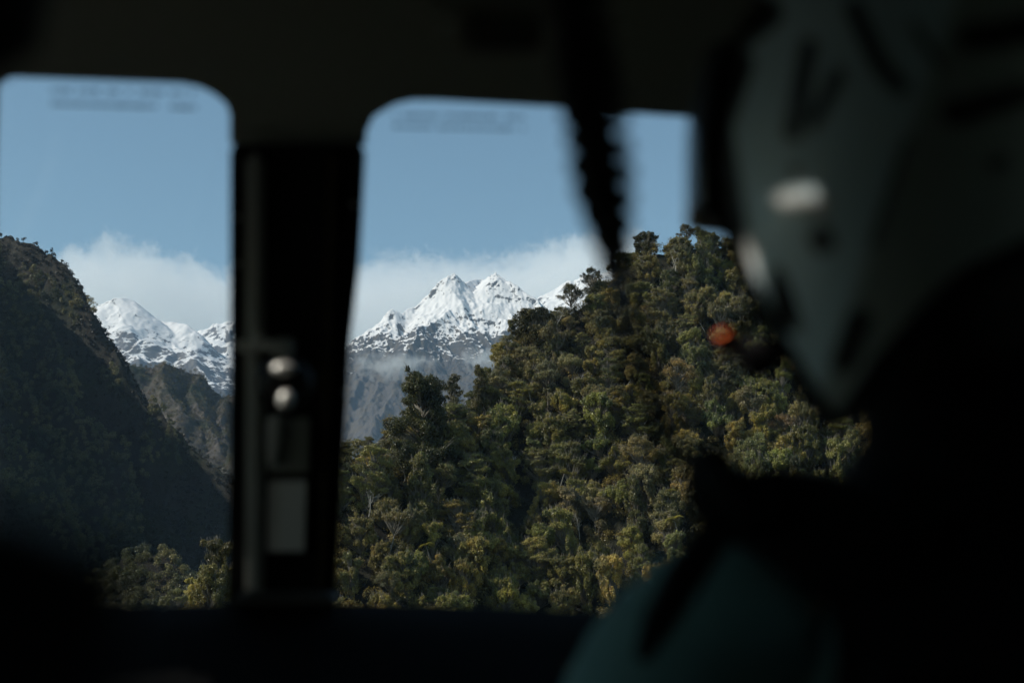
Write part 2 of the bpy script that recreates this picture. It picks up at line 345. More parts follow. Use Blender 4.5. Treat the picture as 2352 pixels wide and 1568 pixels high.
# ---------------------------------------------------------------- leaves
def leaves(lobes, n, size, rg, jitter=.5, gap=.0, droop=0., flat=1.0):
    """many leaf-sized faces spread through the outer part of each lobe"""
    lobes = np.asarray(lobes, dtype=float)
    wgt = lobes[:, 3]*lobes[:, 4]+lobes[:, 3]*lobes[:, 5]+lobes[:, 4]*lobes[:, 5]; wgt /= wgt.sum()
    li = rg.choice(len(lobes), n, p=wgt); d = rg.normal(size=(n, 3)); d /= np.linalg.norm(d, axis=1)[:, None]
    d[:, 2] = np.where((d[:, 2] < -.35) & (rg.random(n) < .6), -d[:, 2], d[:, 2])
    ph = gnoise(d[:, 0]*2.3+li*7.7, d[:, 1]*2.3+d[:, 2]*2.1+li*3.1, 5)      # lumps on every lobe
    ph2 = gnoise(d[:, 0]*5.1+li*3.7, d[:, 1]*5.1+d[:, 2]*4.3+li*1.9, 6)
    r = .50+.50*rg.random(n)**.5+.26*ph+.16*ph2
    c = lobes[li]
    P = c[:, :3]+d*c[:, 3:6]*r[:, None]
    keep = ph > gap-1
    nv = d+rg.normal(size=(n, 3))*jitter; nv[:, 2] += .15; nv /= np.linalg.norm(nv, axis=1)[:, None]
    a = np.cross(nv, rg.normal(size=(n, 3))); a /= np.linalg.norm(a, axis=1)[:, None]; b = np.cross(nv, a)
    s = size*(.55+.9*rg.random(n))[:, None]
    a = a*s; b = b*s*(.45+.3*rg.random(n))[:, None]
    a[:, 2] *= flat; b[:, 2] *= flat; a[:, 2] -= droop*s[:, 0]
    V = np.stack([P-a*.5, P+b*.5-a*.05, P+a*.5, P-b*.5+a*.05], 1)[keep]
    lt = rg.random(len(lobes))
    tint = np.clip(.5+.32*(lt[li]-.5)+.55*(rg.random(n)-.5)+.25*ph, 0, 1)[keep]
    m = len(V); return V.reshape(-1, 3), np.arange(m*4).reshape(m, 4), np.repeat(tint, 4)

def crown_lobes(kind, rg):
    """lobes of a crown for a tree about 9 m tall; origin at the foot of the trunk"""
    L = []
    if kind == 'round':
        for i in range(26):
            a = rg.random()*6.283; u = rg.random()**.6; el = rg.uniform(-.35, 1.1)
            x, y, z = math.cos(a)*u*3.0*math.cos(el*.8), math.sin(a)*u*3.0*math.cos(el*.8), 5.4+2.6*math.sin(el)
            r = rg.uniform(.75, 1.35); L.append((x, y, z, r*1.1, r*1.1, r*.85))
        for i in range(7):
            a = rg.random()*6.283; L.append((math.cos(a)*2.4, math.sin(a)*2.4, rg.uniform(2.2, 4.2), 1.0, 1.0, 1.3))
    elif kind == 'tall':
        for i in range(30):
            h = rg.uniform(2.2, 10.6); rr = 2.3*math.sin(min(1, (11.6-h)/6.5)*1.57)*rg.uniform(.35, 1)
            a = rg.random()*6.283; r = rg.uniform(.65, 1.15); L.append((math.cos(a)*rr, math.sin(a)*rr, h, r*1.05, r*1.05, r))
    elif kind == 'layered':
        for k, h in enumerate((3.4, 4.6, 5.8, 6.9, 7.8, 8.6)):
            R0 = (3.3, 3.5, 3.1, 2.6, 1.9, 1.1)[k]
            for i in range(7 if k < 4 else 4):
                a = rg.random()*6.283; u = R0*rg.uniform(.45, 1); r = rg.uniform(.8, 1.3)
                L.append((math.cos(a)*u, math.sin(a)*u, h+rg.normal()*.25, r*1.2, r*1.2, r*.5))
    elif kind == 'mound':
        for i in range(22):
            a = rg.random()*6.283; u = rg.random()**.5*3.1; h = 4.3*math.sqrt(max(0, 1-(u/3.5)**2))*rg.uniform(.4, 1)
            r = rg.uniform(.7, 1.2); L.append((math.cos(a)*u, math.sin(a)*u, .8+h, r*1.1, r*1.1, r))
    elif kind == 'open':
        for i in range(13):
            a = rg.random()*6.283; el = rg.uniform(-.2, 1.3); u = rg.uniform(1.6, 3.0)
            r = rg.uniform(.6, 1.15); L.append((math.cos(a)*u*math.cos(el), math.sin(a)*u*math.cos(el), 6.8+2.4*math.sin(el), r*1.25, r*1.25, r*.7))
    elif kind == 'giant':
        for i in range(56):
            h = rg.uniform(1.5, 14.6); rr = 5.0*math.sin(min(1, (16.6-h)/4.2)*1.57)*rg.uniform(.3, 1)
            a = rg.random()*6.283; r = rg.uniform(1.3, 2.1); L.append((math.cos(a)*rr*.80, math.sin(a)*rr*.80, h, r*1.1, r*1.1, r))
    elif kind == 'draped':      # leaning mass hung with creepers
        lx = rg.normal()*.5
        for i in range(16):
            h = rg.uniform(4.2, 8.2); a = rg.random()*6.283; u = rg.uniform(.4, 2.1); r = rg.uniform(.7, 1.25)
            L.append((math.cos(a)*u+lx*(h-4)*.3, math.sin(a)*u, h, r*1.1, r*1.1, r*.9))
        for i in range(12):
            a = rg.random()*6.283; u = rg.uniform(1.0, 2.0); h = rg.uniform(1.2, 5)
            L.append((math.cos(a)*u, math.sin(a)*u, h, .5, .5, rg.uniform(1.2, 1.9)))
    if kind != 'open':                                     # break the big lobes up into smaller ones round their rims
        big = L; L = []
        for x, y, z, a_, b_, c_ in big:
            L.append((x, y, z, a_*.72, b_*.72, c_*.72))
            for k in range(2):
                d_ = rg.normal(size=3); d_[2] = abs(d_[2])*.7; d_ /= np.linalg.norm(d_); r = rg.uniform(.38, .6)
                L.append((x+d_[0]*a_*.7, y+d_[1]*b_*.7, z+d_[2]*c_*.7, a_*r, b_*r, c_*r*rg.uniform(.8, 1.3)))
    if kind in ('round', 'open', 'tall', 'layered'):       # growth low on the trunk
        for i in range(9):
            a = rg.random()*6.283; u = rg.uniform(.6, 2.3); r = rg.uniform(.5, 1.0); L.append((math.cos(a)*u, math.sin(a)*u, rg.uniform(.4, 4.0), r, r, r*1.3))
    for i in range(55 if kind != 'giant' else 120):                                   # stray sprigs
        l = L[int(rg.integers(len(L)))]; k = rg.normal(size=3); k[2] = abs(k[2])*.8; k /= np.linalg.norm(k); r = rg.uniform(.22, .5)
        f_ = rg.uniform(.8, 1.3); L.append((l[0]+k[0]*l[3]*f_, l[1]+k[1]*l[4]*f_, l[2]+k[2]*l[5]*f_*1.1, r, r, r))
    return L
def trunk_mesh(name, lobes, rg, mat, thick=.22):
    mb = MB(); top = max(l[2] for l in lobes)*.86
    n = 8; pts = []; x = y = 0
    for i in range(n):
        z = -2.5+(top+2.5)*i/(n-1); pts.append((x, y, z)); x += rg.normal()*.12; y += rg.normal()*.12
    mb.tube(pts, [thick*(1.25-1.1*i/(n-1)) for i in range(n)], 7)
    for l in lobes:
        zb = max(.3, l[2]-1.8-rg.random()); k = min(n-1, max(0, (zb+2.5)/(top+2.5)*(n-1))); i = int(k); f = k-i
        p0 = Vector(pts[i]).lerp(Vector(pts[min(i+1, n-1)]), f); p2 = Vector(l[:3]); p1 = p0.lerp(p2, .5)+Vector((rg.normal()*.2, rg.normal()*.2, -.15))
        mb.tube([p0, p1, p2, p2+(p2-p1)*.5+Vector((0, 0, .3))], [thick*.42, thick*.3, thick*.18, thick*.05], 5)
    return mb.mesh(name, mat, smooth=True)

bark = plain('bark', (.16,.14,.11), .85, bscale=6, var=.4)
bark_pale = plain('bleached_wood', (.42,.39,.34), .8, bscale=6, var=.3)
leaf_mat = foliage_mat('leaves')
PROTO = {}
spec = dict(round=(3, 15000, .30), tall=(3, 14000, .27), layered=(2, 14000, .28), mound=(2, 12000, .29), open=(3, 7000, .27), draped=(3, 13000, .30), giant=(1, 70000, .27))
for kd, (nvar, nl, sz) in spec.items():
    PROTO[kd] = []
    nl, sz = int(nl*1.5), sz*.82
    for v in range(nvar):
        rg = np.random.default_rng(hash_ := sum(map(ord, kd))*10+v)
        lb = crown_lobes(kd, rg); V, F, ti = leaves(lb, nl, sz, rg, flat=.75 if kd == 'layered' else 1, droop=.35 if kd == 'draped' else 0)
        PROTO[kd].append((mesh_np('crown', V, F, leaf_mat, attrs={'tint': ti}), trunk_mesh('trunk', lb, rg, bark, .3 if kd == 'giant' else .2)))

# ---------------------------------------------------------------- where trees stand
rgp = np.random.default_rng(11)
def poisson(x0, x1, y0, y1, hf, spacing, tries, accept, mask=None):
    X = rgp.uniform(x0, x1, tries); Y = rgp.uniform(y0, y1, tries); Z = hf(X, Y)
    if mask is not None: m_ = mask(X, Y, Z); X, Y, Z = X[m_], Y[m_], Z[m_]
    cell = {}; out = []
    for x, y, z in zip(X, Y, Z):
        if not accept(x, y, z): continue
        k = (int(x//spacing), int(y//spacing), int(z//spacing)); ok = True
        for i in (-1, 0, 1):
            for j in (-1, 0, 1):
                for l in (-1, 0, 1):
                    for p in cell.get((k[0]+i, k[1]+j, k[2]+l), ()):
                        if (p[0]-x)**2+(p[1]-y)**2+(p[2]-z)**2 < spacing**2: ok = False; break
        if ok: cell.setdefault(k, []).append((x, y, z)); out.append((float(x), float(y), float(z)))
    return out
def ridge_y(x):
    P = [far(*p) for p in RH[0][0]]; return float(np.interp(x, [p[0] for p in P], [p[1] for p in P]))
def on_front(x, y, z, back=9): return z > GROUND_Z+2 and y < ridge_y(x)+back

SP = [ # kind, shapes, colour, share, words
 ('dark',   ('tall','round','layered'), (.050,.056,.024), .20, 'dark green'),
 ('olive',  ('round','draped','mound','layered'), (.082,.085,.030), .30, 'olive green'),
 ('yellow', ('round','draped','mound'), (.120,.115,.034), .20, 'yellow green'),
 ('grey',   ('round','open','mound'), (.080,.078,.044), .12, 'grey green'),
 ('green',  ('mound','round','tall'), (.072,.088,.028), .12, 'leaf green'),
 ('rust',   ('draped','open'), (.115,.088,.042), .04, 'tawny brown'),
]
all_pts = poisson(-100, 240, 150, 450, h_rh, 5.2, 26000, lambda x, y, z: on_front(x, y, z))
cand = []
for (x, y, z) in all_pts:
    px, py, d = to_px((x, y, z+5)); cand.append((px, py, d, x, y, z))
def hidden(px, py):
    if not (250 < px < 2010) or py > 1420 or py < 480: return True
    if 545 < px < 765: return True
    if px > 1640 and py < 900 and px > 1700+(py-560)*.45 : return True
    if px > 1980: return True
    if px > 1560 and py > 1180 : return True
    if py > 1100+ (1960-px)*.35 and px > 1640: return True
    return False
KEYS = [  # trees of their own: (px, foot py, Y, shape, height scale, colour, label)
 (968,846,316,'giant',1.02,(.050,.058,.024),'broad dense dark tree standing tallest on the lower skyline right of the post'),
 (1310,647,374,'open',1.35,(.050,.055,.024),'leaning dark skyline tree against the snow, in front of the slender one'),
 (1358,612,380,'open',1.45,(.060,.064,.030),'slender open skyline tree with small crown against the cloud'),
 (1484,526,392,'round',1.0,(.040,.046,.020),'dark bushy tree at the left end of the hilltop skyline'),
 (1574,512,396,'open',1.35,(.070,.070,.036),'ragged tree with thin tips highest on the hilltop skyline'),
 (1042,860,336,'tall',.95,(.060,.064,.028),'narrow grey green tree right behind the broad dark tree'),
 (1102,842,342,'tall',1.0,(.066,.070,.028),'upright olive tree between the broad dark tree and the steeper skyline'),
 (1232,694,364,'round',1.25,(.070,.072,.034),'wide rounded tree on the skyline below the snow bowl'),
 (505,1212,258,'draped',1.25,(.105,.098,.032),'yellowish tree leaning up beside the left edge of the post'),
]
def inst(shape, var, loc, rz, sc, col, name, label, cat, group=None, tilt=(0, 0), sq=1.0):
    e = obj(name, None); e.location = loc; e.rotation_euler = (tilt[0], tilt[1], rz); e.scale = (sc*(1+.16*math.sin(rz*7)), sc*(1-.16*math.sin(rz*7)), sc*sq); e.empty_display_size = .5
    cm, tm = PROTO[shape][var % len(PROTO[shape])]
    c = obj('crown', cm, e); c.color = (*col, 1); obj('trunk', tm, e)
    return tag(e, label, cat, group)
nm = dict(dark='dark_tree', olive='broadleaf_tree', yellow='yellow_leaved_tree', grey='grey_leaved_tree', green='green_tree', rust='rusty_leaved_tree')
key_xy = []
for px, py, Y, sh, sc, col, lab in KEYS:
    x, y, zt = far(px, py, Y); z = float(h_rh(np.array([x]), np.array([y]))[0])-.3; sc = (zt-z)/dict(giant=17.4, open=10.3, tall=11.4, round=9.4, draped=9.3)[sh]; key_xy.append((x, y, 4.5 if sh == 'giant' else 2.6)); print(px, py, 'scale', round(sc, 2))
    inst(sh, 0, (x, y, z), rgp.uniform(0, 6), sc, col, 'giant_tree' if sh == 'giant' else 'skyline_tree', lab, 'tree', 'trees on the skyline of the right hillside')
rest = []; single = []
for c in cand:
    if any((c[3]-a)**2+(c[4]-b)**2 < r*r for a, b, r in key_xy): continue
    (rest if hidden(c[0], c[1]) else single).append(c)
single.sort(key=lambda c: c[2])
rest += single[283:]; single = single[:283]
sname = lambda px, py: next(w for cond, w in ZONES if cond(px, py))
ZONES = [
 (lambda x, y: x < 550, 'left of the post'),
 (lambda x, y: y > 1270 and x < 1080, 'at the bottom next to the post'),
 (lambda x, y: y > 1270, 'at the bottom above the dashboard'),
 (lambda x, y: x > 1650, 'under the helmet'),
 (lambda x, y: x < 910, 'right beside the post'),
 (lambda x, y: y > 1120 and x < 1180, 'well below the broad dark tree'),
 (lambda x, y: y > 1120, 'left of the teal shoulder, higher up'),
 (lambda x, y: x < 1180 and y > 1000, 'close below the broad dark tree'),
 (lambda x, y: x < 1180, 'level with the broad dark tree'),
 (lambda x, y: y < 700, 'near the hilltop beside the helmet'),
 (lambda x, y: y < 880 and x < 1400, 'just below the snow bowl skyline'),
 (lambda x, y: y < 900, 'halfway down from the hilltop'),
 (lambda x, y: True, 'in the middle of the forest slope'),
]
def species(px, py):
    # sunlit yellow growth low down, darker trees high up and on the right, in patches
    k = gnoise(np.array([px/210.]), np.array([py/210.]), 77)[0]
    p = np.array([s[3] for s in SP], dtype=float)
    low = np.clip((py-850)/450, 0, 1)
    p *= np.array([1.7-1.2*low, 1, .35+1.1*low, 1.2, 1, .7+.6*low])
    p *= np.exp(np.array([-2.2, 0, 2.2, -.6, .8, 1.2])*k)
    return SP[rgp.choice(len(SP), p=p/p.sum())]
cells = {}
for c in single:
    s = species(c[0], c[1]); z = sname(c[0], c[1]); cells.setdefault((s[0], z), []).append((c, s))
ORD = ['leftmost', 'second', 'third', 'fourth', 'fifth', 'sixth', 'seventh', 'eighth', 'ninth', 'tenth', 'eleventh', 'twelfth', 'thirteenth', 'fourteenth', 'fifteenth', 'sixteenth', 'seventeenth', 'eighteenth', 'nineteenth', 'twentieth']
for (sk, z), mem in cells.items():
    mem.sort(key=lambda m: m[0][0])
    for i, (c, s) in enumerate(mem):
        sh = s[1][int(rgp.integers(len(s[1])))]; sc = rgp.uniform(.8, 1.3)
        if sh == 'mound': sc *= 1.1
        if c[4] > ridge_y(c[3])-6: sc *= rgp.choice([.68, .85])*(.72 if 790 < c[0] < 915 else 1)
        colr = (np.array(s[2])*.62+np.array((.080,.083,.030))*.38)*1.95*rgp.uniform(.75, 1.3)*np.array([rgp.uniform(.9, 1.1), 1, rgp.uniform(.85, 1.15)])
        n = len(mem)
        if n == 1: lab = f'{s[4]} tree, the only one that colour {z}'
        elif i == 0: lab = f'{s[4]} tree, leftmost of that colour {z}'
        elif i == n-1: lab = f'{s[4]} tree, rightmost of that colour {z}'
        else: lab = f'{s[4]} tree, {ORD[min(i,19)]} from left of its colour {z}'
        inst(sh, int(rgp.integers(3)), (c[3], c[4], c[5]-.4), rgp.uniform(0, 6.28), sc, tuple(colr), nm[sk], lab, 'tree', f'{s[4]} trees {z}', (rgp.normal()*.13, rgp.normal()*.13), rgp.uniform(.85, 1.0) if c[4] > ridge_y(c[3])-10 else rgp.uniform(.85, 1.4))

# forest mass: many crowns as one mesh
def forest(name, pts, mat, rmin, rmax, per, leaf, label, trunks=False, tall=.9):
    rg = np.random.default_rng(len(pts)); lb = []
    for x, y, z in pts:
        r = rg.uniform(rmin, rmax)
        for k in range(5):
            a = rg.random()*6.283; u = rg.random()*.62*r
            lb.append((x+math.cos(a)*u, y+math.sin(a)*u, z+r*(.35+tall*rg.random()), r*rg.uniform(.42, .62), r*rg.uniform(.42, .62), r*rg.uniform(.38, .6)))
    V, F, ti = leaves(lb, per*len(pts), leaf, rg)
    o = obj(name, mesh_np(name, V, F, mat, attrs={'tint': ti})); return tag(o, label, 'forest', kind='stuff')
under = foliage_mat('undergrowth_leaves', False, (.10,.104,.038), (.17,.152,.052))
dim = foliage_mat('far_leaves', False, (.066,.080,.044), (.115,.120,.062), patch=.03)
dim3 = foliage_mat('scrub_leaves', False, (.05,.055,.03), (.10,.088,.045))
forest('forest', [c[3:6] for c in rest], under, 3.2, 5.0, 1500, .42, 'dense forest on the right hillside hidden by the post and the pilot', tall=1.3)
us = poisson(-100, 200, 180, 420, h_rh, 2.9, 22000, lambda x, y, z: on_front(x, y, z, 3))
forest('undergrowth', us, under, 1.6, 3.0, 420, .3, 'shrubs and creepers filling the gaps between the hillside trees')
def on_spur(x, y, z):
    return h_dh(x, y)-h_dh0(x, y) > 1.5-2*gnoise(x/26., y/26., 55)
inv = lambda x, y, z: z > GROUND_Z+2 and -120 < to_px((x, y, z))[0] < 700
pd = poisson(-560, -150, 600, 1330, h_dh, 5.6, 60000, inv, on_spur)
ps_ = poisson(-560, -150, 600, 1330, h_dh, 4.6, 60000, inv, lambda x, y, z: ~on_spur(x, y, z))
gul = foliage_mat('gully_shade_leaves', False, (.013,.016,.011), (.019,.020,.013), patch=.03)  # shade of the gully put into the leaf colour, near black
forest('gully_shade_scrub', ps_, gul, 2.0, 3.2, 90, 1.0, 'low scrub of the left hillside gully, leaves coloured dark for its shade')
forest('hillside_forest', pd, dim, 2.4, 5.4, 300, .9, 'dark rainforest covering the steep shaded hillside on the left', tall=1.5)  # spur leaves kept lighter in colour to suggest grazing sun
p3 = poisson(-880, -360, 1970, 2500, h_m3, 8.5, 16000, lambda x, y, z: True, lambda x, y, z: (gnoise(x/45., y/60., 8) > -.28) | (z > far(400,880,2400)[2]))
forest('ridge_scrub', p3, dim3, 3.5, 6.5, 90, 1.2, 'thin brownish scrub and trees on the scarred ridge')
ph = poisson(-225, -65, 545, 715, h_hp, 4.2, 6000, lambda x, y, z: z > GROUND_Z+2)
forest('knoll_forest', ph, dim, 2.4, 3.9, 480, .6, 'fine grey green treetops on the low rounded knoll')

# ---------------------------------------------------------------- tree ferns, dead trees
fern_mat = foliage_mat('fern_fronds', True, transl=.35)
mb_v = []; mb_f = []; ti = []; rg = np.random.default_rng(5)
for k in range(20):
    a = k/20*6.283+rg.normal()*.1; ln = rg.uniform(1.9, 2.5); n = 12
    for i in range(n):
        f = (i+.5)/n; x = ln*f; z = 2.6+1.0*math.sin(f*2.2)-1.15*f*f; w = .42*math.sin(min(1, f*1.6+.15)*1.57)*(1-f**3)
        for sgn in (-1, 1):
            c = np.array([math.cos(a), math.sin(a), 0]); s_ = np.array([-math.sin(a), math.cos(a), 0])*sgn; u = np.array([0, 0, 1])
            p = c*x+u*z; tip = p+s_*w+c*.12-u*.1*w*3; b0 = len(mb_v)
            mb_v += [p-c*.08, tip-c*.03, tip+c*.03, p+c*.08]; mb_f.append((b0, b0+1, b0+2, b0+3)); ti += [rg.uniform(.3, .8)]*4
fern_crown = mesh_np('fronds', mb_v, mb_f, fern_mat, attrs={'tint': ti})
mb = MB(); mb.tube([(0,0,-2), (.05,0,0), (0,.05,1.4), (0,0,2.7)], [.16,.14,.12,.1], 8); fern_trunk = mb.mesh('trunk', bark, True)
def hz(px, py):            # first point of the near hillside met in that direction
    Y = np.arange(200, 430, .6); x, y, z = far(px, py, Y); h = h_rh(x, y); k = np.nonzero(h > z)[0]
    return (float(x[k[0]]), float(y[k[0]]), float(h[k[0]])) if len(k) else None
FERNS = [(1557,1235,1.05,'bright yellow tree fern nearest the teal shoulder'),(1543,1172,.95,'bright tree fern just above the one nearest the teal shoulder'),(1290,1125,.9,'golden tree fern in the middle of the forest slope'),(1218,930,.7,'small golden tree fern high in the middle of the slope'),(985,1290,.8,'dull tree fern low on the slope right of the post'),(1895,1165,.8,'tree fern in the gap below the helmet'),(1385,1340,.7,'small tree fern just above the dashboard edge'),(1130,1010,.7,'tree fern right of and below the broad dark tree')]
for px, py, sc, lab in FERNS:
    p = hz(px, py+8)
    if not p: continue
    e = obj('tree_fern', None); d = Vector(p).normalized(); e.location = Vector(p)-Vector((d.x, d.y, 0))*7+Vector((0, 0, 1.2)); e.scale = (sc,)*3; e.rotation_euler = (R(18), 0, px)
    f = obj('fronds', fern_crown, e); f.color = (.20, .21, .045, 1); obj('trunk', fern_trunk, e); tag(e, lab, 'tree fern', 'tree ferns on the hillside')
def dead_mesh(seed):
    rg = np.random.default_rng(seed); mb = MB()
    def br(p, d, ln, r, dep):
        pts = [p]; n = 5
        for i in range(n):
            d = (d+Vector(rg.normal(size=3))*.22+Vector((0, 0, .06))).normalized(); pts.append(pts[-1]+d*ln/n)
        mb.tube(pts, [r*(1-.6*i/n) for i in range(n+1)], 5, cap=False)
        if dep:
            for k in range(4 if dep == 2 else 3):
                i = int(rg.integers(2, n+1)); br(pts[i], (d+Vector(rg.normal(size=3))*.85).normalized(), ln*rg.uniform(.4, .62), r*.5, dep-1)
    br(Vector((0, 0, -2)), Vector((0, 0, 1)), 8.5, .2, 3); return mb.mesh('dead_tree', bark_pale, True)
DM = [dead_mesh(s) for s in (1, 2, 3)]
DEAD = [(1552,640,.8,'pale twisted dead trunk high near the hilltop'),(1005,985,.62,'bare grey snag beside the broad dark tree'),(1395,1005,.6,'bleached dead branches in the middle of the slope'),(1180,1090,.55,'thin bare branches well right of the broad dark tree'),(930,1100,.5,'pale dead twigs left of and below the broad dark tree'),(1440,890,.6,'white dead stem upper middle of the slope'),(1060,1225,.5,'grey bare branches low in the slope centre'),(1820,1050,.75,'ragged pale stump in the gap under the helmet'),(1240,1010,.5,'small bleached snag near the slope centre'),(860,1060,.5,'pale snag close to the post'),(1280,760,.55,'bare twiggy tree on the snow bowl skyline'),(345,1330,.6,'thin dead tree low on the left of the post'),(1345,905,.55,'forked pale snag below the two slender skyline trees'),(1470,1000,.5,'leaning bleached stem at the edge of the cord streak'),(1130,1180,.5,'white bare stem low in the slope, left of its centre'),(850,1180,.5,'rusty bare stem low and close to the post'),(1330,1230,.5,'pale crooked limb above the dashboard near the shoulder'),(1620,760,.55,'bare limbs left of the helmet below the hilltop')]
for i, (px, py, sc, lab) in enumerate(DEAD):
    p = hz(px, py)
    if not p: continue
    d = Vector(p).normalized(); o = obj('dead_tree', DM[i % 3]); o.location = Vector(p)-Vector((d.x, d.y, 0))*3.4; o.scale = (sc, sc, sc*1.1); o.rotation_euler = (R(10*math.sin(i*3)), R(16*math.cos(i*5)), i*1.7)
    tag(o, lab, 'dead tree', 'dead trees on the hillside')
# ---------------------------------------------------------------- air, cloud bank, mist
def box_obj(name, lo, hi, mat):
    mb = MB(); mb.box([(a+b)/2 for a, b in zip(lo, hi)], [b-a for a, b in zip(lo, hi)])
    return obj(name, mb.mesh(name, mat))
hm = bpy.data.materials.new('haze'); t = nodes(hm); t.nodes.remove(t.nodes['Principled BSDF'])
pv = N(t, 'ShaderNodeVolumePrincipled'); pv.inputs['Color'].default_value = (.50, .73, 1, 1); pv.inputs['Density'].default_value = 2.8e-5; pv.inputs['Anisotropy'].default_value = 0
t.links.new(pv.outputs[0], t.nodes['Material Output'].inputs['Volume'])
tag(box_obj('haze', (-11600, -1600, GROUND_Z-8), (11600, 11900, 3250), hm), kind='stuff')

def volume_mat(name, dens, build):
    m = bpy.data.materials.new(name); t = nodes(m); t.nodes.remove(t.nodes['Principled BSDF'])
    pv = N(t, 'ShaderNodeVolumePrincipled'); pv.inputs['Color'].default_value = (1, 1, .995, 1); pv.inputs['Anisotropy'].default_value = -.3
    d = build(t); mu = N(t, 'ShaderNodeMath', operation='MULTIPLY'); mu.inputs[1].default_value = dens
    t.links.new(d, mu.inputs[0]); t.links.new(mu.outputs[0], pv.inputs['Density']); t.links.new(pv.outputs[0], t.nodes['Material Output'].inputs['Volume'])
    return m
CY = 13000; XA, XB = -5600, 3400; ZA, ZB = 1600, 4300
TOP = [(-200,640),(60,600),(160,610),(185,592),(210,590),(240,606),(275,578),(300,590),(345,594),(385,600),(420,624),(445,612),(480,616),(505,640),(530,650),(640,650),(780,640),(880,622),(1000,616),(1100,618),(1170,612),(1215,600),(1255,584),(1290,576),(1335,566),(1380,560),(1440,562),(1480,592),(1530,650),(1800,720)]
def cloud_density(t):
    L = t.links.new; geo = N(t, 'ShaderNodeNewGeometry'); sp = N(t, 'ShaderNodeSeparateXYZ'); L(geo.outputs['Position'], sp.inputs[0])
    mx = N(t, 'ShaderNodeMapRange'); mx.inputs['From Min'].default_value = XA; mx.inputs['From Max'].default_value = XB; L(sp.outputs['X'], mx.inputs['Value'])
    fc = N(t, 'ShaderNodeFloatCurve'); c = fc.mapping.curves[0]; pts = [((far(px, py, CY)[0]-XA)/(XB-XA), (far(px, py, CY)[2]-ZA)/(ZB-ZA)) for px, py in TOP]
    pts = [p for p in pts if 0 <= p[0] <= 1]
    c.points[0].location = (0, pts[0][1]); c.points[1].location = (1, pts[-1][1])
    for p in pts: c.points.new(*p)
    for p in c.points: p.handle_type = 'AUTO'
    fc.mapping.update(); L(mx.outputs[0], fc.inputs['Value'])
    mz = N(t, 'ShaderNodeMapRange'); mz.inputs['To Min'].default_value = ZA; mz.inputs['To Max'].default_value = ZB; L(fc.outputs[0], mz.inputs['Value'])
    n = N(t, 'ShaderNodeTexNoise'); n.inputs['Scale'].default_value = .0027; n.inputs['Detail'].default_value = 8; n.inputs['Roughness'].default_value = .68; n.inputs['Distortion'].default_value = .35; L(geo.outputs['Position'], n.inputs['Vector'])
    # more ragged on the left, calm on the right
    am = N(t, 'ShaderNodeMapRange'); am.inputs['From Min'].default_value = -3200; am.inputs['From Max'].default_value = -1300; am.inputs['To Min'].default_value = 800; am.inputs['To Max'].default_value = 300; L(sp.outputs['X'], am.inputs['Value'])
    s1 = N(t, 'ShaderNodeMath', operation='SUBTRACT'); L(n.outputs['Fac'], s1.inputs[0]); s1.inputs[1].default_value = .5
    s2 = N(t, 'ShaderNodeMath', operation='MULTIPLY'); L(s1.outputs[0], s2.inputs[0]); L(am.outputs[0], s2.inputs[1])
    s3 = N(t, 'ShaderNodeMath', operation='ADD'); L(mz.outputs[0], s3.inputs[0]); L(s2.outputs[0], s3.inputs[1])
    s4 = N(t, 'ShaderNodeMath', operation='SUBTRACT'); L(s3.outputs[0], s4.inputs[0]); L(sp.outputs['Z'], s4.inputs[1])
    n2 = N(t, 'ShaderNodeTexNoise'); n2.inputs['Scale'].default_value = .010; n2.inputs['Detail'].default_value = 5; n2.inputs['Roughness'].default_value = .65; n2.inputs['Distortion'].default_value = .8; L(geo.outputs['Position'], n2.inputs['Vector'])
    s5 = N(t, 'ShaderNodeMath', operation='MULTIPLY_ADD'); L(n2.outputs['Fac'], s5.inputs[0]); s5.inputs[1].default_value = 600; s5.inputs[2].default_value = -300
    s6 = N(t, 'ShaderNodeMath', operation='ADD'); L(s4.outputs[0], s6.inputs[0]); L(s5.outputs[0], s6.inputs[1])
    r = N(t, 'ShaderNodeMapRange', interpolation_type='SMOOTHSTEP'); r.inputs['From Min'].default_value = 0; r.inputs['From Max'].default_value = 130; L(s6.outputs[0], r.inputs['Value'])
    return r.outputs[0]
cm = volume_mat('cloud', .0023, cloud_density)
cb = tag(box_obj('clouds', (XA, CY-700, ZA), (XB, CY+700, ZB), cm), 'soft white cloud bank lying behind the snowy mountains', kind='stuff')
cm.cycles.volume_step_rate = .08
def mist_density(t):
    L = t.links.new; tc = N(t, 'ShaderNodeTexCoord')
    gr = N(t, 'ShaderNodeTexGradient', gradient_type='SPHERICAL'); L(tc.outputs['Object'], gr.inputs[0])
    n = N(t, 'ShaderNodeTexNoise'); n.inputs['Scale'].default_value = 2.1; n.inputs['Detail'].default_value = 5; n.inputs['Roughness'].default_value = .6
    mp = N(t, 'ShaderNodeMapping'); mp.inputs['Scale'].default_value = (2.2, .6, 1.0); L(tc.outputs['Object'], mp.inputs[0]); L(mp.outputs[0], n.inputs['Vector'])
    a = N(t, 'ShaderNodeMath', operation='MULTIPLY_ADD'); L(n.outputs['Fac'], a.inputs[0]); a.inputs[1].default_value = 1.8; a.inputs[2].default_value = -1.1
    b = N(t, 'ShaderNodeMath', operation='ADD'); L(a.outputs[0], b.inputs[0]); L(gr.outputs['Fac'], b.inputs[1])
    r = N(t, 'ShaderNodeMapRange', interpolation_type='SMOOTHSTEP'); r.inputs['From Min'].default_value = 0; r.inputs['From Max'].default_value = .7; L(b.outputs[0], r.inputs['Value'])
    return r.outputs[0]
mm = volume_mat('mist', .0055, mist_density); mm.cycles.volume_step_rate = .5
